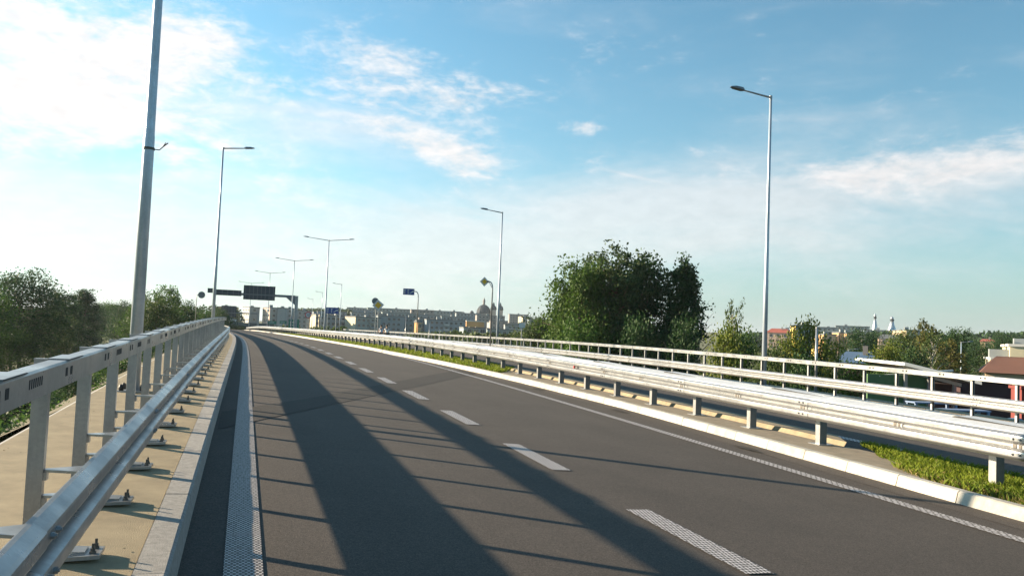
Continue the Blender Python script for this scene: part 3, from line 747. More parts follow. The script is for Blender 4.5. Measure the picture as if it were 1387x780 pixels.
# priority sign seen obliquely with a round sign back beside it
D = 88.0; c = at(511, 412, D)
t = thing('priority_sign', 'yellow diamond sign tilted on two posts with a grey round sign on its shoulder', 'road sign', (c.x, c.y, zc(85) + CF * 12), facing(c))
Hh = c.z - t.location.z
for xx in (-.10, .16):
    mb = MB(); mb.tube([(xx, .05, 0), (xx, .05, Hh)], .045, 8); mb.build('post', M['steel'], t)
mb = MB(); diamond(mb, .62, 0, .12); mb.build('diamond_panel', [M['sign_back'], M['sign_white'], M['sign_yellow']], t, loc=(.10, -.03, Hh - .1))
mb = MB(); disc(mb, .36, 0, .03, 0); mb.build('round_panel', M['sign_back'], t, loc=(-.22, .12, Hh + .32))
# blue lane sign hanging from a bent mast
D = 105.0; c = at(553.5, 395, D)
t = thing('lane_sign', 'blue sign with white lane arrows hanging from a bent mast above the grey blocks', 'road sign', (c.x + 1.25, c.y, zc(100) + CF * 19), facing(c))
Hh = c.z - t.location.z
mb = MB(); mb.tube([(0, 0, 0), (0, 0, Hh - .75), (-.03, 0, Hh - .3), (-.2, 0, Hh + .02), (-.6, 0, Hh + .08)], .06, 8); mb.build('mast', M['steel'], t, smooth=True)
mb = MB(); plate(mb, 1.4, .80, 1, 0); y = -.005
up_arrow(mb, -.5, 0, .62, .09, y, 2); up_arrow(mb, -.08, 0, .62, .09, y, 2); bend_arrow(mb, .36, 0, .5, .1, y, 2)
mb.build('sign_panel', [M['sign_back'], M['sign_blue'], M['sign_white']], t, loc=(-1.22, -.07, Hh - .02))
# blue lane sign on two posts
D = 120.0; c = at(450, 420.5, D)
t = thing('lane_sign', 'blue sign with white lane arrows standing low on two posts above the median rail', 'road sign', (c.x, c.y, -1.0), facing(c))
Hh = c.z - t.location.z
for xx in (-.6, .6):
    mb = MB(); mb.tube([(xx, .06, 0), (xx, .06, Hh + .3)], .05, 8); mb.build('post', M['steel'], t)
mb = MB(); plate(mb, 1.8, .88, 1, 0); up_arrow(mb, -.62, 0, .66, .1, y, 2); up_arrow(mb, -.08, 0, .66, .1, y, 2); bend_arrow(mb, .46, 0, .5, .11, y, 2)
mb.build('sign_panel', [M['sign_back'], M['sign_blue'], M['sign_white']], t, loc=(0, -.03, Hh))
# speed limit 40
D = 128.0; c = at(417.5, 426.5, D)
t = thing('speed_limit_sign', 'round red ringed 40 sign between the gantry leg and the blue sign', 'road sign', (c.x, c.y, -1.5), facing(c))
Hh = c.z - t.location.z
for xx in (-.10, .10):
    mb = MB(); mb.tube([(xx, .05, 0), (xx, .05, Hh)], .04, 8); mb.build('post', M['steel'], t)
mb = MB(); disc(mb, .50, 0, .03, 0); disc(mb, .49, -.005, -.001, 2); disc(mb, .37, -.010, -.0055, 1)
def glyph(mb, segs, cx, mi):
    for (x0, z0, x1, z1) in segs: mb.box(cx + x0, cx + x1, -.014, -.0105, z0, z1, mi)
glyph(mb, [(-.13, -.02, -.09, .2), (-.13, -.06, .05, -.02), (.0, -.2, .04, -.061), (.0, -.019, .04, .1)], -.08, 3)
glyph(mb, [(-.09, -.2, -.05, .2), (.05, -.2, .09, .2), (-.049, .16, .049, .2), (-.049, -.2, .049, -.16)], .14, 3)
mb.build('sign_disc', [M['sign_back'], M['sign_white'], M['sign_red'], M['black']], t, loc=(0, -.02, Hh))
# round sign back on a pole behind the left parapet
D = 66.0; c = at(272.5, 399.5, D)
t = thing('round_sign', 'dark grey back of a round sign on an arm behind the left parapet', 'road sign', (c.x - .35, c.y, zc(66) + .1), facing(c))
Hh = c.z - t.location.z
mb = MB(); mb.tube([(0, 0, 0), (0, 0, Hh - .1), (.04, 0, Hh), (.3, 0, Hh + .02)], .03, 8); mb.build('mast', M['steel'], t, smooth=True)
mb = MB(); disc(mb, .27, 0, .03, 0, 24); mb.build('sign_disc', M['sign_back'], t, loc=(.36, -.05, Hh + .01))
# green direction signs beyond the crest
for (x0, x1, y0, y1, D, lb) in ((363, 374, 434.5, 439, 190, 'smallest green direction sign, leftmost of three beyond the crest'), (379, 388, 434.5, 438.5, 180, 'middle green direction sign beyond the crest'),
                                (391, 405, 432.5, 444.5, 170, 'largest green direction sign, behind the gantry leg')):
    a = at(x0, (y0 + y1) / 2, D); b = at(x1, (y0 + y1) / 2, D); c = (a + b) / 2; w = (b - a).length; h = (y1 - y0) / F_PX * D
    t = thing('direction_sign', lb, 'road sign', (c.x, c.y, c.z - 3), facing(c))
    for xx in (-w * .3, w * .3):
        mb = MB(); mb.tube([(xx, .06, 0), (xx, .06, 3 + h / 2)], .06, 6); mb.build('post', M['steel'], t)
    mb = MB(); plate(mb, w, h, 1, 0); 
    for q in range(2): mb.box(-w * .36, w * .25, -.009, -.0055, h * (.12 - .32 * q), h * (.2 - .32 * q), 2)
    mb.build('sign_panel', [M['sign_back'], M['sign_green'], M['sign_white']], t, loc=(0, -.03, 3))
# cream box sign on a thin pole before the big trees
D = 70.0; c = at(707, 440.5, D)
t = thing('box_sign', 'pale cream box sign on a thin pole left of the big trees', 'sign', (c.x, c.y, -6.9), facing(c))
Hh = c.z + 6.9
mb = MB(); mb.tube([(0, .1, 0), (0, .1, Hh - .3)], .05, 8); mb.build('pole', M['steel'], t)
mb = MB(); mb.box(-.25, .25, -.15, .22, -.2, .2); mb.box(-.27, .27, -.17, .24, .2, .23); mb.build('box', M['cream'] if 'cream' in M else M['sign_white'], t, loc=(0, 0, Hh))

# ------------------------------------------------------------------ gantries (seen from behind: dark boards)
D = 132.0
base = at(399.5, 446, D); topp = at(399.8, 402, D); H = topp.z + 2.0; bx = Vector((base.x, base.y, -2.0))
t = thing('sign_gantry', 'cantilever gantry with a large dark board over the carriageway', 'gantry', bx, facing(bx) + .02)
mb = MB(); mb.box(-.30, .30, -.30, .30, 0, H + .15, 0, None, .8); mb.build('leg', M['steel_dull'], t)
armL = 113 / F_PX * D
mb = MB(); mb.box(-armL + 4.7, -.2, -.18, .18, H - .18, H + .20); mb.add([(-.25, .12, H - 1.3), (-.25, .12, H - .19), (-1.6, .12, H - .19), (-.25, -.12, H - 1.3), (-.25, -.12, H - .19), (-1.6, -.12, H - .19)], [(0, 1, 2), (5, 4, 3), (0, 3, 4, 1), (0, 2, 5, 3)]); mb.build('arm', M['sign_back'], t)
def board(t, px0, px1, py0, py1, ref, D, yoff=-.45, bars=5):
    k = D / F_PX; w = (px1 - px0) * k; h = (py1 - py0) * k
    cx = ((px0 + px1) / 2 - ref[0]) * k; cz = (ref[1] - (py0 + py1) / 2) * k
    mb = MB(); mb.box(-w / 2, w / 2, 0, .12, -h / 2, h / 2); o = mb.build('board', M['board'], t, loc=(cx, yoff, cz))
    for i in range(bars):
        mb = MB(); x = -w / 2 + w * (i + .5) / bars; mb.box(x - .03, x + .03, -.05, -.001, -h / 2 + .02, h / 2 - .02); mb.build('rib', M['sign_back'], o)
    mb = MB(); mb.box(-w / 2, w / 2, -.09, -.051, -h * .17, -h * .10); mb.build('rail', M['sign_back'], o)
    return o
ref = (399.8 , 403 + 2.0 * 0)
zref = H
def gboard(px0, px1, py0, py1, bars): 
    o = board(t, px0, px1, py0, py1, (399.8, 402.5), D, bars=bars); o.location.z += H - .5; return o
gboard(331, 371.5, 386, 405, 8)
gboard(294, 328.5, 393.5, 401, 5); gboard(286, 292.5, 392.5, 398.5, 1)
D = 215.0; c = at(350, 425, D); t = thing('sign_gantry', 'smaller farther gantry whose dark board shows past the end of the left parapet', 'gantry', (c.x, c.y, -4), facing(c)); H = c.z + 4
mb = MB(); mb.box(-.28, .28, -.28, .28, 0, H + .2); mb.build('leg', M['steel_dull'], t)
mb = MB(); mb.box(-46 / F_PX * D, -.28, -.15, .15, H - .15, H + .15); mb.build('arm', M['sign_back'], t)
o = board(t, 302.5, 321.5, 416, 431, (350, 425), D, bars=5); o.location.z += H

# ------------------------------------------------------------------ overpass beyond the crest
M['concrete_shade'] = mat('concrete_shade', (.15, .155, .16), .9, 0, .15, .5)  # darker copy of concrete, shade on the deck put into its colour
D = 225.0; a = at(300, 441.5, D); b = at(352, 443.5, D + 9); rzz = math.atan2((b - a).y, (b - a).x); Lw = (b - a).length
t = thing('overpass', 'low concrete overpass crossing the road beyond the crest', 'bridge', (a.x, a.y, a.z), rzz)
mb = MB(); mb.box(-7, Lw + 4, 0, 9, 0, 1.0); mb.box(-7, Lw + 4, -.3, -.002, .25, 1.15); mb.build('deck', M['concrete_shade'], t)
for xx, sl_ in ((Lw * .46, -.9), (Lw * .72, 0.), (Lw * .9, 0.)):
    mb = MB(); mb.add([(xx + sl_ - .35, 2, 0), (xx + sl_ + .35, 2, 0), (xx + .45, 2, -6), (xx - .45, 2, -6), (xx + sl_ - .35, 3, 0), (xx + sl_ + .35, 3, 0), (xx + .45, 3, -6), (xx - .45, 3, -6)],
                      [(0, 3, 2, 1), (4, 5, 6, 7), (0, 4, 7, 3), (1, 2, 6, 5)]); mb.build('pier', M['concrete'], t)
mb = MB(); mb.box(Lw + .2, Lw + 5, .5, 8.5, -6, 0); mb.build('abutment', M['concrete'], t)
mb = MB(); mb.box(-7, Lw + 4, 8.4, 8.9, -6, 0); mb.build('dark_backing', M['concrete_shade'], t)  # added dark wall behind the piers, makes the openings read as deep shade
for k in range(2):
    mb = MB(); z = 1.4 + .4 * k; mb.tube([(-7, -.1, z), (Lw + 4, -.1, z)], .04, 5); mb.build('railing_bar', M['steel_dull'], t)

def car(label, p, rz, m):
    t = thing('parked_car' if False else 'car', label, 'car', p, rz, 'cars on the overpass')
    mb = MB()
    sec = [(-2.1, .35, .75), (-1.9, .3, .95), (-.9, .28, 1.0), (-.5, .28, 1.0), (1.2, .28, .98), (2.0, .3, .92), (2.15, .35, .7)]
    vs = [];
    for x, z0, z1 in sec: vs += [(x, -.82, z0), (x, .82, z0), (x, .78, z1), (x, -.78, z1)]
    fs = [(i * 4 + k, i * 4 + (k + 1) % 4, i * 4 + 4 + (k + 1) % 4, i * 4 + 4 + k) for i in range(len(sec) - 1) for k in range(4)] + [(3, 2, 1, 0), (24, 25, 26, 27)]
    mb.add(vs, fs); mb.build('body', m, t)
    mb = MB(); mb.add([(-1.3, -.74, .98), (1.4, -.74, .98), (1.4, .74, .98), (-1.3, .74, .98), (-.7, -.6, 1.45), (.9, -.6, 1.45), (.9, .6, 1.45), (-.7, .6, 1.45)], [(4, 5, 6, 7), (0, 1, 5, 4), (1, 2, 6, 5), (2, 3, 7, 6), (3, 0, 4, 7)]); mb.build('cabin', M['glass'], t)
    for x in (-1.3, 1.35):
        for yy in (-.8, .8):
            mb = MB(); mb.tube([(x, yy - .1, .32), (x, yy + .1, .32)], .32, 12); mb.build('wheel', M['black'], t)
M['car_white'] = mat('car_white', (.75, .76, .78), .25, 0, .03); M['car_silver'] = mat('car_silver', (.45, .47, .5), .3, .4, .05)
ow = bpy.data.objects[t.name]
for xx, m, lb in ((-1.5, 'car_white', 'white car on the overpass beyond the crest'), (4.2, 'car_silver', 'silver car on the overpass, right of the white one')):
    q = Vector((a.x, a.y, a.z + 1.02)) + Matrix.Rotation(rzz, 3, 'Z') @ Vector((xx, 4, 0)); car(lb, q, rzz, M[m])

# ------------------------------------------------------------------ cyclists on the far carriageway
def skin_mesh(name, verts, edges, radii, m, parent, root=0, levels=1):
    me = bpy.data.meshes.new(name); me.from_pydata(verts, edges, []); o = bpy.data.objects.new(name, me); put(o, parent)
    o.modifiers.new('skin', 'SKIN'); sv = me.skin_vertices[0].data
    for i, r in enumerate(radii): sv[i].radius = (r, r) if not isinstance(r, tuple) else r
    sv[root].use_root = True
    sm = o.modifiers.new('sub', 'SUBSURF'); sm.levels = levels; sm.render_levels = levels
    me.materials.append(m); return o
M['skin'] = mat('skin', (.45, .27, .19), .6, 0, .05); M['shirt_white'] = mat('shirt_white', (.62, .64, .72), .8, 0, .08); M['cloth_black'] = mat('cloth_black', (.025, .027, .03), .9, 0, .1)
M['trousers'] = mat('trousers', (.035, .04, .06), .9, 0, .1); M['hair'] = mat('hair', (.03, .022, .016), .8, 0, .1); M['shirt_pale'] = mat('shirt_pale', (.75, .74, .72), .8, 0, .06)
def cyclist(p, rz, label, shirt, legs, blabel):
    b = thing('bicycle', blabel, 'bicycle', p, rz, 'bicycles on the far carriageway')
    for yy in (-.52, .52):
        mb = MB(); pts = [(0, yy + .33 * math.cos(k * math.pi / 10), .34 + .33 * math.sin(k * math.pi / 10)) for k in range(21)]; mb.tube(pts, .02, 6, cap=False); w = mb.build('wheel', M['black'], b)
        mb = MB()
        for k in range(6):
            aa = k * math.pi / 6; mb.tube([(0, yy - .31 * math.cos(aa), .34 - .31 * math.sin(aa)), (0, yy + .31 * math.cos(aa), .34 + .31 * math.sin(aa))], .003, 4)
        mb.build('spokes', M['steel'], w)
    mb = MB()
    for q in ([(0, -.52, .34), (0, -.08, .3), (0, .40, .78), (0, -.16, .80), (0, -.08, .3)], [(0, -.52, .34), (0, -.16, .80), (0, -.2, .92)], [(0, .52, .34), (0, .40, .78), (0, .37, .98)]): mb.tube(q, .018, 6)
    mb.build('frame', M['sign_back'], b)
    mb = MB(); mb.tube([(-.28, .30, 1.0), (0, .38, 1.0), (.28, .30, 1.0)], .014, 6); mb.build('handlebar', M['black'], b)
    mb = MB(); mb.add([(-.08, -.34, .95), (.08, -.34, .95), (.02, -.08, .95), (-.02, -.08, .95), (-.07, -.33, .91), (.07, -.33, .91), (.02, -.08, .92), (-.02, -.08, .92)], [(0, 1, 2, 3), (7, 6, 5, 4), (0, 4, 5, 1), (1, 5, 6, 2), (2, 6, 7, 3), (3, 7, 4, 0)]); mb.build('saddle', M['black'], b)
    t = thing('person', label, 'person', p, rz, 'cyclists on the far carriageway')
    V = [(0, -.22, 1.0), (0, -.17, 1.2), (0, -.08, 1.42), (0, -.03, 1.53), (0, 0.0, 1.66),
         (-.19, -.07, 1.44), (-.24, .08, 1.22), (-.25, .28, 1.06), (.19, -.07, 1.44), (.24, .08, 1.22), (.25, .28, 1.06),
         (-.10, -.2, .95), (-.11, .16, .72), (-.12, -.02, .28), (-.12, .12, .22), (.10, -.2, .95), (.11, .12, .88), (.12, .02, .46), (.12, .16, .42)]
    E_ = [(0, 1), (1, 2), (2, 3), (3, 4), (2, 5), (5, 6), (6, 7), (2, 8), (8, 9), (9, 10), (0, 11), (11, 12), (12, 13), (13, 14), (0, 15), (15, 16), (16, 17), (17, 18)]
    Rr = [.13, .13, .12, .055, .05, .065, .045, .035, .065, .045, .035, .09, .065, .045, .035, .09, .065, .045, .035]
    skin_mesh('body', V, E_, Rr, M['skin'], t)
    skin_mesh('shirt', [V[i] for i in (0, 1, 2, 5, 8)] + [(-.215, .0, 1.33), (.215, .0, 1.33)], [(0, 1), (1, 2), (2, 3), (2, 4), (3, 5), (4, 6)], [.155, .15, .14, .085, .085, .065, .065], M[shirt], t)
    skin_mesh('trousers', [V[0], V[11], V[12], V[13], V[15], V[16], V[17]], [(0, 1), (1, 2), (2, 3), (0, 4), (4, 5), (5, 6)], [.145, .105, .08, .06, .105, .08, .06], M[legs], t)
    for sx, i in ((-1, 14), (1, 18)):
        mb = MB(); x, y_, z = V[i]; mb.box(x - .045, x + .045, y_ - .1, y_ + .14, z - .06, z + .03, 0, None, .8); mb.build('shoe', M['black'], t)
    mb = MB(); mb.lathe([(.02, -.14), (.06, -.125), (.078, -.06), (.085, .02), (.07, .09), (.03, .125)], 14); hd = mb.build('head', M['skin'], t, smooth=True, loc=(0, .02, 1.72))
    mb = MB(); mb.add([(-.015, .075, 0), (.015, .075, 0), (0, .105, -.03), (0, .08, .04)], [(0, 1, 2), (0, 2, 3), (1, 3, 2)]); mb.build('nose', M['skin'], hd)
    for sx in (-1, 1):
        mb = MB(); mb.lathe([(.004, -.03), (.016, 0), (.004, .03)], 6, 0, (sx * .086, 0, 0)); mb.build('ear', M['skin'], hd)
        mb = MB(); mb.lathe([(.003, -.009), (.01, 0), (.003, .009)], 6, 0, (sx * .032, .074, .015)); mb.build('eye', M['black'], hd)
    mb = MB(); mb.box(-.022, .022, .068, .078, -.075, -.068); mb.build('mouth', M['sign_red'], hd)
    mb = MB(); mb.lathe([(.09, -.03), (.095, .03), (.08, .1), (.035, .14), (.004, .145)], 14, 0, (0, -.012, 0)); mb.build('hair', M['hair'], hd, smooth=True)
    for sx, i in ((-1, 7), (1, 10)):      # hands: palm, four fingers closed round the grip, thumb
        x, y_, z = V[i]; mb = MB(); mb.box(x - .035, x + .035, y_ - .02, y_ + .05, z - .03, z + .01)
        for q in range(4): mb.tube([(x - .03 + q * .02, y_ + .045, z - .005), (x - .03 + q * .02, y_ + .075, z - .02), (x - .03 + q * .02, y_ + .065, z - .05)], .009, 5)
        mb.tube([(x - sx * .035, y_, z - .01), (x - sx * .05, y_ + .03, z - .025), (x - sx * .045, y_ + .05, z - .04)], .01, 5); mb.build('hand', M['skin'], t)
def on_far(px, s):
    best = min(np.linspace(10.5, 17, 131), key=lambda o: abs((lambda q: (q.x / q.y))(P(s, o)) - (at(px, 447, 10).x / 10)))
    return float(best)
for px, s, lb, sh, lg, bl in ((516.5, 88, 'cyclist in a pale blue shirt riding away beside the far parapet', 'shirt_white', 'trousers', 'bicycle under the cyclist in the pale blue shirt'),
                              (523.5, 82, 'cyclist in a white top and black trousers riding on the right', 'shirt_pale', 'cloth_black', 'bicycle under the cyclist in black trousers')):
    o = on_far(px, s); q = P(s, o, h2(o)); cyclist(q, heading(s), lb, sh, lg, bl)

# ------------------------------------------------------------------ plants
def leaf_quads(mb_v, mb_f, c, nrm_jit, size, rnd):
    pass
def leaves(C, size, flat=.0, r=None):
    """numpy: one quad leaf clump per centre -> verts, faces"""
    r = r or rng; n = len(C)
    a = r.normal(size=(n, 3)); a[:, 2] *= (1 - flat); a /= np.linalg.norm(a, axis=1)[:, None] + 1e-9
    b = r.normal(size=(n, 3)); b -= a * (a * b).sum(1)[:, None]; b /= np.linalg.norm(b, axis=1)[:, None] + 1e-9
    sz = size * r.uniform(.6, 1.35, n)[:, None]
    C = np.array(C)
    V = np.stack([C - a * sz * .5 - b * sz * .10, C + b * sz * -.36 + a * sz * .08, C + a * sz * .62, C + b * sz * .36 + a * sz * .05], 1).reshape(-1, 3)
    return V
def quad_mesh(name, V, mats):
    n = len(V) // 4; me = bpy.data.meshes.new(name)
    me.vertices.add(len(V)); me.vertices.foreach_set('co', V.astype(np.float32).ravel())
    me.loops.add(n * 4); me.loops.foreach_set('vertex_index', np.arange(n * 4, dtype=np.int32))
    me.polygons.add(n); me.polygons.foreach_set('loop_start', np.arange(0, n * 4, 4, dtype=np.int32)); me.polygons.foreach_set('loop_total', np.full(n, 4, dtype=np.int32))
    me.materials.append(mats); me.update(); me.validate(); return me
def crown_proto(name, m, H, W, kind, nleaf, size, seed, base=.22, trunk='bark', lean=0.):
    """unit of a tree: crown mesh + trunk mesh in metres"""
    r = np.random.default_rng(seed); rad = random.Random(seed)
    trunkb = MB(); Cs = []
    def axis(f): return Vector((lean * f * H * .3 + .04 * H * math.sin(f * 5 + seed), .03 * H * math.cos(f * 4 + seed), f * H))
    tr = .022 * H
    pts = [axis(f) for f in np.linspace(0, .95, 8)]; trunkb.tube(pts, [tr * (1 - .9 * f) + .02 for f in np.linspace(0, 1, 8)], 7)
    nl = {'round': 46, 'pine': 40, 'column': 44, 'spruce': 60, 'airy': 34, 'bush': 40}[kind]
    tips = []
    for i in range(nl):
        f = base + (1 - base) * (i + rad.random()) / nl
        g = (f - base) / (1 - base)
        if kind == 'round': rr = .5 * W * math.sqrt(max(.02, 1 - (1.75 * (g - .42)) ** 2 * .9)) if g > .42 else .5 * W * (.55 + .45 * math.sqrt(max(0, g / .42)))
        elif kind == 'pine': rr = .5 * W * (.25 + 1.1 * g if g < .6 else .92 * math.sqrt(max(.03, 1 - ((g - .55) / .5) ** 2)))
        elif kind == 'spruce': rr = .5 * W * (1.03 - g) ** .8
        elif kind == 'column': rr = .5 * W * math.sqrt(max(.03, 1 - (2 * g - 1) ** 2 * .95))
        elif kind == 'airy': rr = .5 * W * (.5 + .5 * math.sin(math.pi * min(1, g * 1.02)))
        else: rr = .5 * W * math.sqrt(max(.05, 1 - g ** 1.7))
        th = i * 2.39996 + rad.uniform(-.5, .5); rr *= rad.uniform(.62, 1.08)
        a = axis(min(.94, f * (.86 if kind != 'spruce' else 1)))
        up = {'round': .12, 'pine': .04, 'spruce': -.06, 'column': .2, 'airy': .2, 'bush': .12}[kind] * H
        e = Vector((a.x + rr * math.cos(th), a.y + rr * math.sin(th), f * H + up * rad.uniform(.1, .6) * (rr / W)))
        e.z = min(e.z, H * 1.0)
        mid = a.lerp(e, .55) + Vector((0, 0, -.02 * H * (1 if kind == 'pine' else -1)))
        trunkb.tube([a, mid, e], [tr * .34 * (1 - .6 * g) + .01, tr * .2 * (1 - .6 * g) + .008, .008], 5)
        tips.append((a, mid, e, rr))
    per = nleaf // nl
    for a, mid, e, rr in tips:
        k = max(1, int(4 * rr / (.5 * W) + .5)); sub = []
        for _ in range(2 + k):
            f = rad.uniform(.45, 1.04); c = a.lerp(e, f)
            sub.append((c.x + rad.gauss(0, .07 * W), c.y + rad.gauss(0, .07 * W), c.z + rad.gauss(0, .035 * H)))
        sub.append((e.x, e.y, e.z))
        q = per // len(sub)
        for c in sub:
            s_ = W * {'round': .075, 'pine': .065, 'spruce': .06, 'column': .08, 'airy': .05, 'bush': .09}[kind] * rad.uniform(.65, 1.25)
            Cs.append(np.array(c) + np.clip(r.normal(size=(q, 3)), -1.9, 1.9) * [s_, s_, s_ * (.55 if kind == 'pine' else .8)])
    C = np.concatenate(Cs); C = C[C[:, 2] > .03 * H]
    return quad_mesh(name, leaves(C, size, .25, r), M[m]), trunkb.mesh('trunk', M[trunk], True)
TP = {}
XW = {}
def proto(key, *a, **k):
    pr_ = crown_proto('crown', *a, **k); zs = sorted(v.co.z for v in pr_[0].vertices); TP[key] = (pr_, zs[int(len(zs) * .996)])
    xs = sorted(math.hypot(v.co.x, v.co.y) for v in TP[key][0][0].vertices); XW[key] = 2 * xs[int(len(xs) * .90)]
proto('broad', 'leaf_dark', 12, 11, 'round', 22000, 0.23, 1)
proto('broad2', 'leaf_mid', 12, 10, 'round', 19000, 0.23, 2, base=.12)
proto('oak', 'leaf_mid', 12, 9, 'airy', 15000, 0.23, 3, base=.1)
proto('dark_cone', 'leaf_dark', 12, 6.5, 'spruce', 15000, 0.22, 4, base=.08)
proto('poplar', 'leaf_dark', 12, 5, 'column', 13000, 0.22, 5, base=.1)
proto('olive', 'leaf_olive', 10, 9, 'round', 17000, 0.24, 6, base=.08)
proto('yellow', 'leaf_yellow', 9, 7, 'bush', 8500, 0.24, 7, base=.06)
proto('yellow2', 'leaf_yellow', 9.5, 5.5, 'column', 7000, 0.24, 8, base=.06)
proto('rust', 'leaf_rust', 10.5, 6, 'airy', 6500, 0.25, 9, base=.06)
proto('bush', 'leaf_mid', 8.5, 7, 'bush', 8000, 0.24, 10, base=.05)
proto('bush_dark', 'leaf_dark', 8.5, 8, 'bush', 8000, 0.26, 12, base=.05)
proto('pine', 'leaf_pine', 16, 8.5, 'pine', 17000, 0.27, 13, base=.30, trunk='pine_bark')
proto('maple', 'leaf_bright', 14, 9, 'round', 18000, 0.28, 14, base=.05)
proto('alder', 'leaf_dark', 15, 8.5, 'round', 20000, 0.3, 15, base=.04)
proto('spire', 'leaf_dark', 15, 7, 'spruce', 18000, 0.28, 16, base=.03)
proto('birch', 'leaf_olive', 12, 5, 'airy', 3200, 0.24, 17, base=.25, trunk='birch_bark')
proto('bare', 'leaf_rust', 8, 5, 'airy', 260, .15, 18, base=.2, trunk='deadwood')
def tree(key, px, pytop, D, label, wpx=None, name='tree', cat='tree', group=None, zb=None, rz=None):
    """tree whose top shows at that pixel, D metres ahead, rooted in the ground"""
    p = at(px, pytop, D); zb = gz(p.x, p.y) - .1 if zb is None else zb
    (cm, tm), H0 = TP[key]; k = (p.z - zb) / H0
    t = thing(name, label, cat, (p.x, p.y, zb), random.uniform(0, 6.28) if rz is None else rz, group)
    w = (wpx / F_PX * D) / XW[key] if wpx else k
    sc = Matrix.Diagonal((w, w, k, 1))
    inst('crown', cm, t, sc); inst('trunk', tm, t, sc); return t
GL, GR = 'trees beyond the railway', 'trees behind the far parapet'
for a in (('broad', 34, 369, 122, 'largest broad dark tree at the left edge, sky showing through its top', 118), ('broad2', -18, 392, 112, 'bushy tree cut by the left edge of the picture', 90),
          ('poplar', 82, 396, 150, 'narrow dark tree just right of the largest left tree', 46), ('dark_cone', 112, 393, 185, 'pointed dark conifer like tree standing apart on the left', 52),
          ('olive', 74, 425, 142, 'low olive tree in front of the narrow dark tree', 60), ('broad2', 145, 409, 300, 'hazy rounded tree behind the leaning pale trunk', 46), ('broad', 172, 409, 230, 'distant dark tree left of the nearest lamp pole', 50),
          ('broad', 128, 412, 250, 'distant dark tree right of the pointed conifer', 46), ('oak', 224, 389, 128, 'tall tree crown right of the nearest lamp pole', 66), ('olive', 215, 408, 112, 'round olive tree in front of the tall crown by the lamp pole', 70),
          ('broad', 252, 410, 135, 'dark tree at the right of the olive tree by the lamp pole', 48), ('broad2', 277, 421, 160, 'dark tree under the round sign', 42), ('broad', 298, 419, 185, 'dark tree behind the second lamp of the left parapet', 40),
          ('broad2', 188, 414, 140, 'shadowy tree hidden behind the nearest lamp pole', 50), ('bush', 20, 452, 116, 'leafy bush at the foot of the largest left tree', 70), ('bush', 118, 446, 190, 'leafy bush below the pointed conifer', 50)):
    tree(*a[:5], wpx=a[5], group=GL)
tree('birch', 138, 418, 270, 'leaning pale trunked tree in the clearing left of the nearest lamp', group=GL)
for a in (('maple', 792, 356, 74, 'bright green broad tree at the left of the big cluster', 94), ('pine', 828, 335, 76, 'tall pine with reddish trunk in the middle of the big cluster', 86),
          ('alder', 882, 350, 78, 'tall dark tree right of the pine', 92), ('spire', 922, 356, 76, 'dark pointed tree at the right of the big cluster', 70), ('maple', 776, 392, 80, 'lower green tree at the left fringe of the big cluster', 56),
          ('alder', 850, 368, 82, 'dark tree filling in behind the pine', 80), ('pine', 806, 352, 79, 'second thinner pine left of the tall pine', 60), ('olive', 735, 428, 92, 'grey green tree at the left foot of the big cluster', 70), ('bush_dark', 870, 430, 68, 'dark undergrowth bush under the tall dark tree', 70),
          ('bush_dark', 925, 432, 66, 'dark undergrowth bush under the pointed tree', 60), ('bush', 790, 432, 68, 'green bush under the bright broad tree', 70)):
    tree(*a[:5], wpx=a[5], group=GR)
tree('bare', 950, 398, 80, 'leafless greyish tree right of the big cluster', wpx=44, group=GR)
for a in (('yellow', 985, 438, 58, 'yellow green shrub at the foot of the big cluster', 64), ('birch', 992, 408, 62, 'thin wispy sapling sticking out above the yellow shrub', 30), ('bush', 1012, 448, 62, 'green shrub between the yellow shrub and the sunlit lamp', 54),
          ('yellow', 1068, 452, 66, 'yellow tinged bush right of the sunlit lamp', 62), ('yellow2', 1092, 434, 70, 'taller thin topped tree behind the bare grey pole', 46), ('yellow2', 1118, 458, 68, 'yellow green tree right of the bare grey pole', 56),
          ('broad', 1166, 447, 118, 'round dark tree behind the blue roof', 68), ('yellow', 1205, 462, 78, 'yellow bush tree right of the blue roof', 64), ('olive', 1228, 450, 92, 'olive tree behind the yellow bush tree', 60),
          ('rust', 1258, 436, 88, 'tall feathery tree rising highest left of the shed', 44), ('birch', 1268, 448, 82, 'bare white stemmed birch above the shed roof', 40), ('rust', 1285, 462, 84, 'rusty autumn tree behind the shed', 50),
          ('poplar', 1296, 446, 105, 'dark twin topped tree behind the low street lamp', 40), ('broad', 1325, 462, 112, 'dark spreading tree right of the low street lamp', 56), ('broad', 1362, 452, 150, 'large dark round tree at the right edge behind the yellow building', 56),
          ('olive', 1045, 470, 52, 'low olive bush behind the sunlit lamp', 60), ('bush', 1150, 490, 56, 'green bush in front of the blue roof', 60), ('bush_dark', 1187, 493, 72, 'dark bush directly below the blue roof', 62), ('bush', 1200, 494, 58, 'green bush by the left end of the shed', 56),
          ('bush_dark', 1240, 470, 80, 'dark bush between the yellow bush tree and the shed', 56), ('bush_dark', 1090, 482, 50, 'dark bush beneath the bare grey pole', 70)):
    tree(*a[:5], wpx=a[5], group=GR)
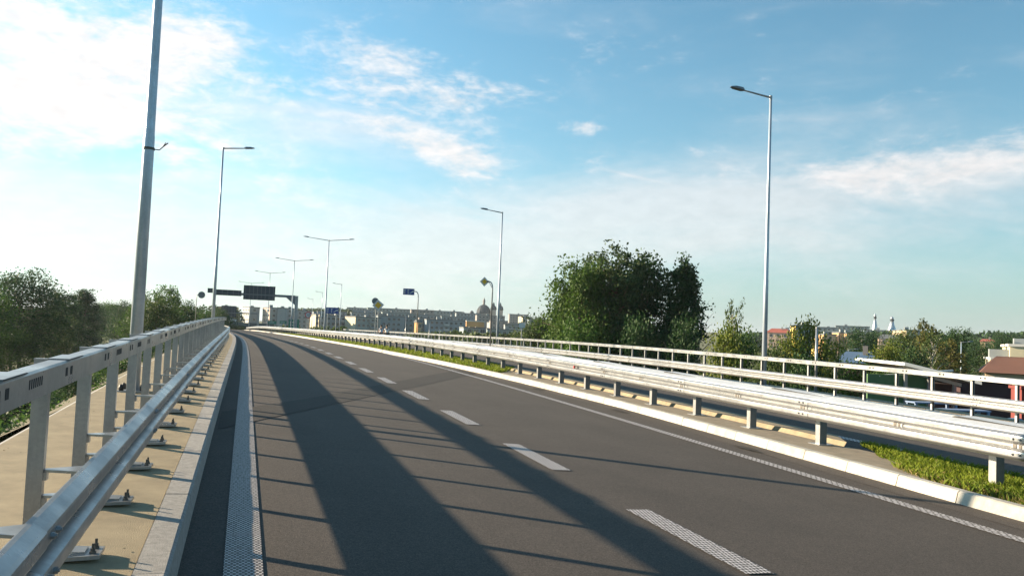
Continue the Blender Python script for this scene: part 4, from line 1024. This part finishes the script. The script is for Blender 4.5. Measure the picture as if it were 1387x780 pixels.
# far tree belts as single masses
def belt(name, px0, px1, pyt, D0, D1, n, m, size, spread, depth=30):
    Cs = []
    for i in range(n):
        f = (i + rng.uniform(-.5, .5)) / n; px = px0 + (px1 - px0) * f; D = D0 + (D1 - D0) * f + rng.uniform(0, depth)
        p = at(px, pyt + rng.uniform(0, 6), D); zb = gz(p.x, p.y); Hh = max(3., p.z - zb); w = spread * rng.uniform(.6, 1.2)
        k = int(260 * spread / 4)
        q = rng.normal(size=(k, 3)); q /= np.linalg.norm(q, axis=1)[:, None]; q *= rng.uniform(.55, 1, (k, 1)) ** .5
        Cs.append(np.array([p.x, p.y, zb + Hh * .55]) + q * [w, w, Hh * .48])
    o = bpy.data.objects.new(name, quad_mesh(name, leaves(np.concatenate(Cs), size), M[m])); put(o); tag(o, kind='stuff'); return o
belt('far_wood', -60, 330, 413, 330, 420, 46, 'leaf_dark', 1.3, 7)
belt('far_hill_wood', 380, 480, 417.5, 620, 640, 26, 'leaf_dark', 2.0, 10)
belt('far_hill_wood', 1000, 1400, 449, 520, 420, 60, 'leaf_dark', 1.8, 9)
belt('far_hill_wood', 560, 760, 449, 260, 240, 34, 'leaf_olive', 1.2, 5)
belt('shrub_belt', 320, 470, 441, 240, 200, 40, 'leaf_olive', .8, 3)
# ground cover: low brambles between the railway and the bridge, and on the far side
def cover(name, n, fx, m, size, hmax):
    C = np.array([fx() for _ in range(n)]); keep = []
    clump = np.repeat(C, 22, axis=0) + rng.normal(size=(n * 22, 3)) * [.7, .7, hmax * .35]
    clump[:, 2] = np.maximum(clump[:, 2], -6.8)
    o = bpy.data.objects.new(name, quad_mesh(name, leaves(clump, size), M[m])); put(o); tag(o, kind='stuff'); return o
def leftside():
    while True:
        s = rng.uniform(2, 140); o = -rng.uniform(5, 19) if rng.random() < .6 else -rng.uniform(40, 75)
        p = P(s, o); return (p.x, p.y, -6.7 + rng.uniform(0, .8))
def rightside():
    s = rng.uniform(12, 120); o = rng.uniform(24, 70); p = P(s, o); return (p.x, p.y, -6.6 + rng.uniform(0, 1.0))
cover('undergrowth', 2300, leftside, 'leaf_mid', .30, 1.4)
cover('undergrowth', 1500, leftside, 'leaf_dark', .34, 1.6)
cover('undergrowth', 1500, rightside, 'leaf_dark', .32, 1.2)
for i, (px, py, D, w, key, lb) in enumerate(((20, 575, 34, 110, 'bush_dark', 'dark shrub nearest below the left parapet'), (75, 545, 44, 100, 'bush', 'green shrub below the left parapet near its first post'), (140, 518, 50, 90, 'bush', 'mid green shrub seen between the parapet posts'),
                                     (40, 532, 60, 110, 'bush_dark', 'dark shrub in front of the railway'), (110, 506, 66, 90, 'bush_dark', 'dark shrub beside the railway near the second post'), (165, 484, 75, 80, 'bush', 'green shrub left of the nearest lamp pole'), (222, 462, 82, 90, 'bush_dark', 'dark shrub right of the nearest lamp pole'), (255, 452, 95, 70, 'bush_dark', 'dark shrub below the round sign'))):
    tree(key, px, py, D, lb, wpx=w, name='shrub', cat='shrub', group='shrubs below the left parapet')
# grass on the median
def grass(name, n, fx, hgt, wid, m='grass'):
    V = []
    base = [fx() for _ in range(n)]
    B_ = np.array([P(s, o, .12) for s, o in base]); th = rng.uniform(0, 6.28, n); hh = hgt * rng.uniform(.35, 1.25, n); lean = rng.normal(size=(n, 2)) * hgt * .38
    w = wid * rng.uniform(.7, 1.3, n); dx = np.stack([np.cos(th), np.sin(th), np.zeros(n)], 1) * w[:, None]
    tip = B_ + np.stack([lean[:, 0], lean[:, 1], hh], 1); mid = B_ + np.stack([lean[:, 0] * .3, lean[:, 1] * .3, hh * .6], 1)
    V = np.stack([B_ - dx, B_ + dx, mid + dx * .7, tip], 1).reshape(-1, 3)
    o = bpy.data.objects.new(name, quad_mesh(name, V, M[m])); put(o); tag(o, kind='stuff'); return o
def near_grass():
    while True:
        s = rng.uniform(3, 15.5); o = rng.uniform(KR(s) + .22, 10.25)
        if s < 8.95 + 1.65 * (o - 8.24) + .12 * math.sin(o * 9) and rng.random() < min(1, .25 + (o - KR(s) - .2) * 2.2): return s, o
def far_grass():
    while True:
        s = 28 + 90 * rng.random() ** 1.6; o = rng.uniform(KR(s) + .2, 10.2)
        if s > 27.7 + 2.1 * (o - 8.24) + .2 * math.sin(o * 7): return s, o
M['straw'] = leafmat('dry_grass', (.16, .12, .04), (.34, .26, .10), trans=.3)
grass('median_grass', 26000, near_grass, .105, .0036); grass('median_grass', 22000, far_grass, .14, .013)
def verge():
    while True:
        s, o = near_grass()
        if rng.random() < math.exp(-(o - KR(s) - .2) * 2.5) + .12: return s, o
grass('dry_grass', 8000, verge, .08, .0035, 'straw'); grass('dry_grass', 2500, far_grass, .12, .011, 'straw')
# leaf and grit litter on the footway and along the gutters
pts = []
for i in range(420):
    if i < 170: s = rng.uniform(2.5, 40); o = rng.uniform(-2.2, -.72); h = .150
    elif i < 250: s = rng.uniform(3, 40); o = -.47 + abs(rng.normal()) * .10; h = .008
    else: s = rng.uniform(6, 40); o = KR(s) - abs(rng.normal()) * .28; h = .012
    pts.append(tuple(P(s, o, h)))
C = np.array(pts); V = leaves(C, .022, .0); V[:, 2] = np.repeat(C[:, 2], 4) + (V[:, 2] - np.repeat(C[:, 2], 4)) * .25
M['litter'] = leafmat('leaf_litter', (.06, .045, .025), (.16, .12, .06), trans=.0)
o_ = bpy.data.objects.new('leaf_litter', quad_mesh('leaf_litter', V, M['litter'])); put(o_); tag(o_, kind='stuff')

# ------------------------------------------------------------------ railway on the left
a, b = at(-120, 560, 62), at(176, 454, 345); a.z = b.z = -6.5
t = thing('railway', 'single railway track on dark ballast running beside the bridge at the left', 'railway', a, math.atan2(-(b - a).x, (b - a).y))
Lr = (b - a).length
mb = MB(); mb.add([(-2.2, 0, -.4), (-1.5, 0, .1), (1.5, 0, .1), (2.2, 0, -.4), (-2.2, Lr, -.4), (-1.5, Lr, .1), (1.5, Lr, .1), (2.2, Lr, -.4)], [(0, 1, 5, 4), (1, 2, 6, 5), (2, 3, 7, 6)]); mb.build('ballast', M['ballast'], t)
for x in (-.75, .75):
    mb = MB(); mb.box(x - .035, x + .035, 0, Lr, .17, .32); mb.build('rail', M['rail'], t)
mb = MB(); mb.box(-1.25, 1.25, -.12, .12, .05, .17); sm_ = mb.mesh('sleeper', M['sleeper'])
for k in range(290): inst('sleeper', sm_, t, Matrix.Translation((0, .3 + .62 * k, 0)))
# ------------------------------------------------------------------ town
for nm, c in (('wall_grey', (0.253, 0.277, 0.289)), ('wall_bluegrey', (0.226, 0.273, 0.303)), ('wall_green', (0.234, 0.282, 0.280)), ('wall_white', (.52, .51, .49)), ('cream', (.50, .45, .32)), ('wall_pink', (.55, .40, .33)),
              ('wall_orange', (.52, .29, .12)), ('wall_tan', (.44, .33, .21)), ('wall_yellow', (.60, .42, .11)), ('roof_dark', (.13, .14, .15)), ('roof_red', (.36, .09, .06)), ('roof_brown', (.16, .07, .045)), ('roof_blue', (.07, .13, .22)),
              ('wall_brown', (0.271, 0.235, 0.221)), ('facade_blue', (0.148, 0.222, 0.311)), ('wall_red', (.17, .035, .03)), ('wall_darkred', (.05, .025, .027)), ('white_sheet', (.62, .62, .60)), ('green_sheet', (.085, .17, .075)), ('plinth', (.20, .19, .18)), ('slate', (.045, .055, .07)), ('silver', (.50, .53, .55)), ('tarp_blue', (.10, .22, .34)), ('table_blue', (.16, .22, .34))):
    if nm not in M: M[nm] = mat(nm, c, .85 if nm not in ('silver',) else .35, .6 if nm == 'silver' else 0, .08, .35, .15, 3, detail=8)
WM = {}
def window_mesh(w, h):
    k = (round(w, 2), round(h, 2))
    if k not in WM:
        mb = MB(); t = .07
        mb.box(-w / 2, w / 2, -.05, -.002, 0, t, 0); mb.box(-w / 2, w / 2, -.05, -.002, h - t, h, 0); mb.box(-w / 2, -w / 2 + t, -.05, -.002, t, h - t, 0); mb.box(w / 2 - t, w / 2, -.05, -.002, t, h - t, 0); mb.box(-.03, .03, -.045, -.002, t, h - t, 0)
        mb.box(-w / 2 + t, w / 2 - t, -.012, -.003, t, h - t, 1); mb.box(-w / 2 - .08, w / 2 + .08, -.14, -.001, -.06, -.002, 0)
        WM[k] = mb.mesh('window', [M['frame'], M['glass']])
    return WM[k]
BALC = {}
def balcony_mesh(m):
    if m not in BALC:
        mb = MB(); mb.box(-1.5, 1.5, -1.2, -.003, -.15, 0, 1); mb.box(-1.5, 1.5, -1.25, -1.18, .001, 1.05, 0); mb.box(-1.5, -1.43, -1.179, -.003, .001, 1.05, 0); mb.box(1.43, 1.5, -1.179, -.003, .001, 1.05, 0)
        BALC[m] = mb.mesh('balcony', [M[m], M['concrete']])
    return BALC[m]
def block(px0, px1, pyt, D, yaw, depth, wall, label, floors=4, pitch=3.2, gable=None, balc=None, every=3, roof='roof_dark', parapet=.5, wsz=(1.5, 1.45), win=True, gwin=0, shape='flat', bands=None, cat='building', name='apartment_block'):
    D = D * 1.85 if px0 < 900 and name != 'house' else D * 1.5 if px0 < 900 else D
    B = at(px0, pyt, D); hd = math.degrees(math.atan2(B.x, B.y))
    yw = R(yaw if px0 < 1000 else yaw * .45 - hd); u = Vector((math.cos(yw), math.sin(yw), 0))
    # right front corner where the facade line meets the second pixel's ray
    q = at(px1, pyt, 1.0); k = q.x / q.y; Lf = (k * B.y - B.x) / (u.x - k * u.y)
    z0 = gz(B.x, B.y) - .5; Hh = B.z - z0
    t = thing(name, label, cat, (B.x, B.y, z0), yw, None)
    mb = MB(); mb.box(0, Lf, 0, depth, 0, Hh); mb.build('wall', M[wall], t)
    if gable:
        mb = MB(); mb.box(-.12, -.002, .05, depth - .05, .5, Hh - .1); mb.build('sunlit_gable', M[gable], t)  # end wall in a brighter colour that carries the sunlight falling on it
    mb = MB()
    if shape == 'flat':
        mb.box(-.2, Lf + .2, -.2, depth + .2, Hh + .002, Hh + parapet); r_ = mb.build('roof', M[roof], t)
        for i in range(max(1, int(Lf / 14))):
            m2 = MB(); x = Lf * (i + .3 + .4 * random.random()) / max(1, int(Lf / 14)); m2.box(x - 1, x + 1, depth * .4, depth * .4 + 2, Hh + parapet, Hh + parapet + random.uniform(.7, 1.6)); m2.build('vent_hood', M['wall_grey'], r_)
    else:
        rh = shape
        mb.add([(-.4, -.4, Hh), (Lf + .4, -.4, Hh), (Lf + .4, depth + .4, Hh), (-.4, depth + .4, Hh), (-.4 + (0 if gable else rh), depth / 2, Hh + rh), (Lf + .4 - (0 if gable else rh), depth / 2, Hh + rh)],
               [(0, 1, 5, 4), (2, 3, 4, 5), (1, 2, 5), (3, 0, 4), (3, 2, 1, 0)]); r_ = mb.build('roof', M[roof], t)
        m2 = MB(); m2.box(Lf * .6, Lf * .6 + .6, depth * .35, depth * .35 + .8, Hh, Hh + rh + .8); m2.build('chimney', M['wall_brown'], r_)
    if bands:
        for f in range(floors):
            z = Hh - 2.8 * (f + 1) + .05
            if z > .3: mb = MB(); mb.box(.02, Lf - .02, -.06, -.001, z, z + .5); mb.build('band', M[bands], t)
    if win:
        n = max(1, int((Lf - .8) / pitch)); x0 = (Lf - (n - 1) * pitch) / 2; wm = window_mesh(*wsz)
        for f in range(floors):
            z = Hh - 2.8 * f - 2.15
            if z < .4: break
            for i in range(n):
                x = x0 + i * pitch
                if balc and i % every == every - 1:
                    inst('balcony', balcony_mesh(balc), t, Matrix.Translation((x, 0, z - .75))); inst('window', wm, t, Matrix.Translation((x, -.004, z - .1)))
                elif random.random() < .97: inst('window', wm, t, Matrix.Translation((x, -.004, z)))
            for i in range(gwin):
                y = depth * (i + .5) / gwin; inst('window', wm, t, Matrix.Translation((-.13 if gable else -.004, y, z)) @ Matrix.Rotation(-math.pi / 2, 4, 'Z'))
    return t
# beyond the crest, left of the gantry
block(294, 323, 415.5, 330, 20, 14, 'wall_orange', 'orange tan block half hidden behind the smaller gantry board', 5, gable='wall_tan', balc='wall_white', gwin=3)
block(338, 352, 416.5, 265, 34, 13, 'wall_grey', 'white end block with lit balconies right of the smaller gantry board', 5, gable='wall_white', balc='wall_white', gwin=4, every=2)
block(366, 377, 417.2, 262, 36, 12, 'wall_bluegrey', 'pinkish white end block behind the double arm lamps', 5, gable='wall_pink', balc='wall_pink', gwin=4, every=2)
block(376, 388, 417.5, 258, 14, 12, 'wall_bluegrey', 'blue grey block with a blank windowless face', 1, win=False)
block(388, 398, 418, 275, 14, 12, 'wall_grey', 'narrow grey block left of the gantry leg', 5, pitch=2.6)
# front row behind the median rail: shade and sun put into grey faces, cream gables
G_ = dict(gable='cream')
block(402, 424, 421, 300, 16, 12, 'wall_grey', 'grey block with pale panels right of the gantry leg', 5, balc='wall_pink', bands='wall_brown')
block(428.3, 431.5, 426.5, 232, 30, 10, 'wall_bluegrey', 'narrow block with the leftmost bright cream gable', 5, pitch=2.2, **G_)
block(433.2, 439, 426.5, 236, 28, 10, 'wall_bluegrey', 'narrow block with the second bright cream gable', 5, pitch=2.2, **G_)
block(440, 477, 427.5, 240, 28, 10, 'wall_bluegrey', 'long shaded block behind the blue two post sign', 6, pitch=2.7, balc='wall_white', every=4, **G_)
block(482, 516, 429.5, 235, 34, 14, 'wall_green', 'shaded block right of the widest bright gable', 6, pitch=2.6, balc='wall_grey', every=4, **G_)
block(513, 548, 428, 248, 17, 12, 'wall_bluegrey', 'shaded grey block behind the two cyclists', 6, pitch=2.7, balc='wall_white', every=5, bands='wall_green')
block(546, 580, 430, 255, 15, 12, 'wall_green', 'shaded block behind the thin masts with a lit orange corner beside it', 6, pitch=2.6, balc='wall_pink', every=4)
block(566.5, 571, 436.5, 225, 40, 2.6, 'wall_tan', 'little house with a sunlit orange gable', 2, pitch=2, gable='wall_orange', shape=1.2, roof='roof_dark', name='house', cat='house')
block(578, 632, 433, 250, 13, 12, 'wall_bluegrey', 'long shaded block left of the lit orange roof band', 5, pitch=2.7, balc='wall_white', every=4)
t = block(628, 662, 444, 215, 15, 10, 'wall_bluegrey', 'shaded block with a sunlit orange and white roof band', 4, pitch=3.2, wsz=(2.3, 1.7))
mb = MB(); hb = at(640, 435.5, 398).z - t.location.z; hz = at(640, 442.5, 398).z - t.location.z
mb.box(.9, 9.6, -1.6, -.3, hz, hb, 0); mb.build('roof_band', [M['wall_orange']], t)
mb = MB(); mb.box(.8, 9.7, -1.66, -.24, hb + .002, hb + .5); mb.build('band_cap', M['wall_white'], t)
block(660, 700, 446, 208, 4, 10, 'wall_green', 'low shaded block left of the cream box sign', 3, pitch=2.6)
block(664, 688, 434.5, 300, 4, 12, 'wall_brown', 'brownish block below the twin church towers', 4)
block(684, 728, 440, 290, 4, 12, 'wall_grey', 'pale low block with white hoods left of the big trees', 3, pitch=3, bands='wall_white')
# second row on the hill
block(458, 505, 419.5, 380, 10, 14, 'facade_blue', 'long blue faced building above the shaded blocks', 3, pitch=4, wsz=(2.6, 1.2), bands='wall_bluegrey')
block(498, 556, 417, 420, 12, 14, 'wall_green', 'long grey green block on the skyline behind the cyclists', 5, bands='wall_grey')
block(470, 500, 416.5, 520, 12, 14, 'wall_bluegrey', 'far block at the top of the skyline, left', 4)
block(557, 588, 419.5, 400, 10, 14, 'wall_brown', 'pinkish brown block on the skyline right of the hanging blue sign', 5)
block(586, 628, 421, 430, 10, 14, 'wall_green', 'grey block on the skyline left of the dome', 5, bands='wall_brown')
block(618, 652, 424, 420, 8, 14, 'wall_bluegrey', 'lower skyline block in front of the dome', 4)
block(646, 684, 427, 400, 8, 14, 'wall_brown', 'block in front of the church towers', 3)
block(690, 716, 425.5, 560, 5, 16, 'wall_brown', 'brown tower block on the skyline right of the church', 4)
block(708, 721, 429, 520, 24, 12, 'wall_brown', 'small cream sided block beside the brown tower block', 3, gable='cream')
block(716, 740, 432, 480, 4, 12, 'wall_bluegrey', 'low skyline block just left of the big trees', 3)
for i, (x0, x1, y, D, w, bc, lb) in enumerate((
        (404, 432, 424, 330, 'wall_green', 'wall_white', 'pale green block behind the speed limit sign'), (430, 470, 421.5, 330, 'wall_grey', 'wall_pink', 'grey block with pink balconies rising over the blue two post sign'),
        (476, 520, 423.5, 330, 'wall_bluegrey', 'wall_white', 'blue grey block over the widest bright gable'), (518, 560, 423, 340, 'wall_green', 'wall_white', 'pale block straight above the cyclists'), (556, 600, 426, 345, 'wall_grey', 'wall_pink', 'grey block with pink balconies around the foot of the hanging blue sign mast'),
        (598, 640, 428.5, 345, 'wall_bluegrey', 'wall_white', 'blue grey block left below the dome'), (664, 706, 437, 330, 'wall_grey', 'wall_white', 'pale block behind the lamp beside the yellow diamond sign'))):
    block(x0, x1, y, D, 13 + i % 3, 12, w, lb, 4, pitch=2.7, balc=bc, every=3 + i % 2, bands=('wall_white', 'wall_green', 'wall_brown')[i % 3])
# church with a great dome and two small towers
D = 960.0; c = at(655, 425, D); zg = gz(c.x, c.y); k = D / F_PX
t = thing('church', 'domed church rising over the town, dark dome with a lantern', 'church', (c.x, c.y, zg)); h0 = c.z - zg
mb = MB(); rr = 9.6 * k
mb.lathe([(rr * .98, 0), (rr * .98, h0)], 24); mb.build('drum', M['wall_brown'], t)
mb = MB(); mb.lathe([(rr * math.cos(i * math.pi / 20), h0 + rr * 1.28 * math.sin(i * math.pi / 20)) for i in range(10)] + [(.15 * rr, h0 + rr * 1.28)], 24); dm = mb.build('dome', M['slate'], t, smooth=True)
for i in range(12):
    mb = MB(); th = i * math.pi / 6; mb.tube([(rr * 1.01 * math.cos(q * math.pi / 20) * math.cos(th), rr * 1.01 * math.cos(q * math.pi / 20) * math.sin(th), h0 + rr * 1.29 * math.sin(q * math.pi / 20)) for q in range(10)], .16, 5); mb.build('rib', M['slate'], dm)
mb = MB(); z = h0 + rr * 1.27; mb.lathe([(rr * .17, z), (rr * .15, z + 3.7), (rr * .20, z + 3.9), (rr * .15, z + 5.5), (rr * .07, z + 6.9), (.05, z + 8.6)], 12); mb.build('lantern', M['wall_brown'], t)
for px in (668.2, 677.4):
    q = at(px, 424, D) - t.location; mb = MB(); q.z = 0
    mb.box(q.x - 3.1, q.x + 3.1, -5.5, .7, 0, h0 + 4.8); tw = mb.build('tower', M['wall_pink'], t)
    mb = MB(); z = h0 + 4.8; mb.lathe([(3.3, z), (3.7, z + 1.1), (2.9, z + 4), (1.3, z + 5.3), (1.1, z + 7), (.05, z + 9.2)], 10, 0, (q.x, -2.4, 0)); mb.build('cupola', M['slate'], tw, smooth=True)
q = at(639, 424, D) - t.location; mb = MB(); mb.lathe([(2.6, h0 - 4), (2.6, h0), (2.0, h0 + 1.9), (.2, h0 + 3.3)], 10, 0, (q.x, 0, 0)); mb.build('turret', M['slate'], t, smooth=True)
# right hand town
E_ = dict(parapet=.4)
block(1038, 1070, 450, 420, -14, 12, 'wall_pink', 'pink and cream houses row with red roofs right of the sunlit lamp', 4, shape=2.2, roof='roof_red', name='terrace', pitch=3.4)
block(1078, 1098, 441, 430, 26, 13, 'wall_bluegrey', 'taller yellow and grey block with a lit side left of the bare pole', 5, gable='wall_yellow', gwin=2)
block(1052, 1082, 447, 520, -6, 12, 'cream', 'cream block behind the red roofs', 3)
block(1100, 1134, 443, 640, 2, 14, 'wall_grey', 'long grey block on the right skyline, left part', 3, bands='wall_white')
block(1132, 1178, 441.5, 660, 2, 14, 'wall_green', 'long dark roofed block on the right skyline, right part', 3)
block(1170, 1214, 447, 600, 2, 14, 'wall_bluegrey', 'grey slab under the two silver cones', 4)
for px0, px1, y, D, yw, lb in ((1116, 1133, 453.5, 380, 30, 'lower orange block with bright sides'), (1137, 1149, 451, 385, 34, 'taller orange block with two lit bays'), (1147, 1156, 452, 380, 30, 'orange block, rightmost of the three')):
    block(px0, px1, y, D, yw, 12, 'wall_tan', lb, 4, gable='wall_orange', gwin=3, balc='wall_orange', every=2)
block(1104, 1120, 458, 390, 20, 9, 'wall_tan', 'low yellow house below the orange blocks', 2, gable='wall_yellow', shape=1.6, roof='roof_dark', name='house', cat='house')
block(1168, 1176, 459, 420, 20, 9, 'wall_white', 'small white house behind the round dark tree', 2, gable='wall_white', shape=1.6, name='house', cat='house')
block(1228, 1246, 447.5, 430, 30, 30, 'wall_grey', 'block with a long lit tan side below the right silver cone', 4, gable='wall_tan', gwin=7)
block(1190, 1226, 458, 360, 4, 9, 'wall_pink', 'low houses with dark violet roofs among the trees', 2, shape=1.8, roof='roof_dark', name='terrace', pitch=3)
block(1328, 1347, 462, 330, 0, 12, 'wall_tan', 'distant long building with a bright red roof at the right', 2, shape=1.0, roof='roof_red', name='house', cat='house')
# two silver ventilation cones
for px, yt, yb, wb, lb in ((1185, 424.5, 446, 7.4, 'slimmer silver cone tower with a ball top'), (1208, 428.5, 447.5, 11, 'wider silver cone tower with a ball top')):
    D = 620.0; c = at(px, yb, D); kk = D / F_PX; hh = (yb - yt) * kk; rb = wb * kk / 2; zg = gz(c.x, c.y); hb = c.z - zg
    t = thing('cone_tower', lb, 'tower', (c.x, c.y, zg), 0, 'silver cone towers')
    mb = MB(); mb.lathe([(rb, -.2), (rb, hb), (rb * .82, hb + hh * .18), (rb * .55, hb + hh * .42), (rb * .36, hb + hh * .66)], 20); mb.build('cone', M['silver'], t, smooth=True)
    mb = MB(); z = hb + hh * .66; mb.lathe([(rb * .36, z), (rb * .52, z + hh * .06), (rb * .55, z + hh * .10), (rb * .32, z + hh * .14)], 16); mb.build('collar', M['slate'], t, smooth=True)
    mb = MB(); mb.lathe([(rb * .3, z + hh * .14), (rb * .42, z + hh * .2), (rb * .3, z + hh * .27), (.04, z + hh * .34)], 12); mb.build('ball', M['silver'], t, smooth=True)
# blue roofed hall among the trees
block(1134, 1192, 490, 105, -3, 9, 'wall_darkred', 'low hall with a blue metal roof and a red chimney among the trees', 1, shape=1.35, roof='roof_blue', win=False, name='hall', cat='hall')
t = bpy.data.objects['hall']; mb = MB(); mb.box(2.4, 2.75, 2.0, 2.35, 0, t.children[0].dimensions.z + 2.1); mb.build('red_chimney', M['wall_red'], t)
# white roofed shed right behind the far parapet
D = 46.0
def wp(px, py, d): return at(px, py, d)
A_ = wp(1225, 491, D); Bq = wp(1330, 517, D - 1.5); C_ = wp(1262, 492, D + 10)
t = thing('shed', 'open shed with a sloping white sheet roof and green back wall', 'shed', (A_.x, A_.y, -6.9), 0)
o3 = t.location
rf = [A_, Bq, Bq + Vector((2.2, 12, 0.0)), A_ + Vector((2.2, 12, 0.0))]; mb = MB()
low = [p - o3 for p in rf]; mb.add([tuple(p) for p in low] + [tuple(p - Vector((0, 0, .16))) for p in low], [(0, 1, 2, 3), (7, 6, 5, 4), (0, 4, 5, 1), (1, 5, 6, 2), (2, 6, 7, 3), (3, 7, 4, 0)]); rfo = mb.build('roof', M['white_sheet'], t)
dv = (low[1] - low[0]); sd = low[3] - low[0]
for i in range(11):
    f = (i + .5) / 11; a0 = low[0] + sd * f; mb = MB(); mb.tube([a0 + Vector((0, 0, .02)), a0 + dv + Vector((0, 0, .02))], .035, 4); mb.build('roof_seam', M['white_sheet'], rfo)
mb = MB()
w0 = wp(1226, 505, D + 3) - o3; 
mb.box(-1.6, low[1].x - 1.5, .95, 1.08, 0, low[0].z - .72); mb.build('green_wall', M['green_sheet'], t)
mb = MB(); mb.add([(.2, .9, low[0].z - .3), (low[1].x, .5, low[1].z - .2), (low[1].x, .5, low[1].z - .38), (.2, .9, low[0].z - .48), (.2, 1.1, low[0].z - .3), (low[1].x, .7, low[1].z - .2), (low[1].x, .7, low[1].z - .38), (.2, 1.1, low[0].z - .48)], [(3, 2, 1, 0), (4, 5, 6, 7), (0, 1, 5, 4), (2, 3, 7, 6)]); mb.build('fascia', M['white_sheet'], t)
mb = MB(); mb.box(low[1].x - 1.45, low[1].x - .1, 1.2, 9, 0, low[1].z - .3); mb.build('dark_bay', M['wall_darkred'], t)
for x in (.4, low[1].x * .5, low[1].x - .3):
    mb = MB(); mb.box(x - .08, x + .08, .6, .76, 0, low[0].z + (low[1].z - low[0].z) * x / low[1].x - .25); mb.build('post', M['steel_dull'], t)
mb = MB(); mb.tube([wp(1190, 509, D + 1) - o3, wp(1290, 502, D + 4) - o3], .08, 6); mb.build('side_rail', M['white_sheet'], t)
# red brick wall piece and dark store at the right edge
a = at(1384, 527, 42); t = thing('brick_pier', 'dark red brick gate pier at the right edge below the brown roof', 'pier', (a.x, a.y, -6.9))
mb = MB(); mb.box(0, 4, 0, .9, 0, a.z + 6.9); mb.build('wall', M['wall_red'], t); mb = MB(); mb.box(-.08, 4.05, -.08, 1.0, a.z + 6.902, a.z + 7.05); mb.build('coping', M['wall_red'], t)
a = at(1328, 531, 50); t = thing('store', 'dark maroon store building between the shed and the brick pier', 'building', (a.x - 1.2, a.y, -6.9))
mb = MB(); mb.box(0, 3.1, 0, 5, 0, a.z + 6.9 + .6); mb.build('wall', M['wall_darkred'], t)
mb = MB(); mb.box(-.1, 3.2, -.15, 5.2, a.z + 7.502, a.z + 7.6); mb.build('roof', M['roof_dark'], t)
mb = MB(); mb.box(.5, 1.6, -.05, -.002, 0, 2.1); mb.build('door', M['slot'], t)
# tan house with brown hipped roof, yellow hall behind
block(1335, 1440, 504, 64, 3, 9, 'wall_tan', 'tan house with a brown hipped roof at the right edge', 2, pitch=2.6, shape=1.25, roof='roof_brown', wsz=(.95, .6), name='house', cat='house')
block(1344, 1368, 487, 96, 8, 12, 'cream', 'lower cream wing left of the tall yellow hall', 1, win=False, parapet=.25, roof='wall_white', name='hall_wing')
block(1368, 1450, 469, 98, 8, 14, 'cream', 'tall yellow hall at the right edge behind the brown roof', 1, win=False, parapet=.3, roof='wall_white', name='hall')
h = [o for o in bpy.data.objects if o.get('label', '').startswith('tall yellow hall')][0]; z = h.children[0].dimensions.z; mb = MB(); mb.box(-.03, 9, -.06, -.004, z - 1.5, z - .15); mb.build('fascia', M['wall_yellow'], h)
# trestle tables and a tarpaulin on the yard below
for px, py, D, lb in ((1262, 546, 40, 'pale blue trestle table left of the shed post, seen under the far guard rail'), (1305, 556, 39, 'pale blue trestle table in front of the shed, right of the other')):
    a = at(px, py, D); t = thing('trestle_table', lb, 'table', (a.x, a.y, gz(a.x, a.y)), .1, 'trestle tables by the shed'); z = a.z - t.location.z
    mb = MB(); mb.box(-1.1, 1.1, -.4, .4, z, z + .06); mb.build('top', M['table_blue'], t)
    for x in (-1.0, 1.0):
        for yy in (-.33, .33): mb = MB(); mb.box(x - .05, x + .05, yy - .05, yy + .05, 0, z); mb.build('leg', M['table_blue'], t)
a = at(1352, 568, 38); t = thing('tarpaulin', 'blue tarpaulin spread on a stack beside the brick pier', 'tarpaulin', (a.x, a.y, gz(a.x, a.y)))
z = a.z - t.location.z; vs = [(x * .5 - 1.5, y * .4 - .8, z + .10 * math.sin(x * 1.7) * math.cos(y * 2.1)) for y in range(5) for x in range(7)]
mb = MB(); mb.add(vs, [(j * 7 + i, j * 7 + i + 1, j * 7 + i + 8, j * 7 + i + 7) for j in range(4) for i in range(6)]); mb.build('sheet', M['tarp_blue'], t)
mb = MB(); mb.box(-1.4, 1.4, -.7, .7, 0, z - .12); mb.build('stack', M['plinth'], t)

# ------------------------------------------------------------------ summer haze
mb = MB(); mb.box(-6200, 6200, -1700, 6700, -9.2, 75); hz_ = mb.build('haze', newmat('haze_air')[0])
nt = hz_.data.materials[0].node_tree; N_ = nt.nodes; N_.remove(N_['Principled BSDF'])
pv = N_.new('ShaderNodeVolumePrincipled'); pv.inputs['Color'].default_value = (.80, .90, 1, 1); pv.inputs['Density'].default_value = .00009; pv.inputs['Anisotropy'].default_value = .2
nt.links.new(pv.outputs[0], N_['Material Output'].inputs['Volume']); tag(hz_, kind='stuff')
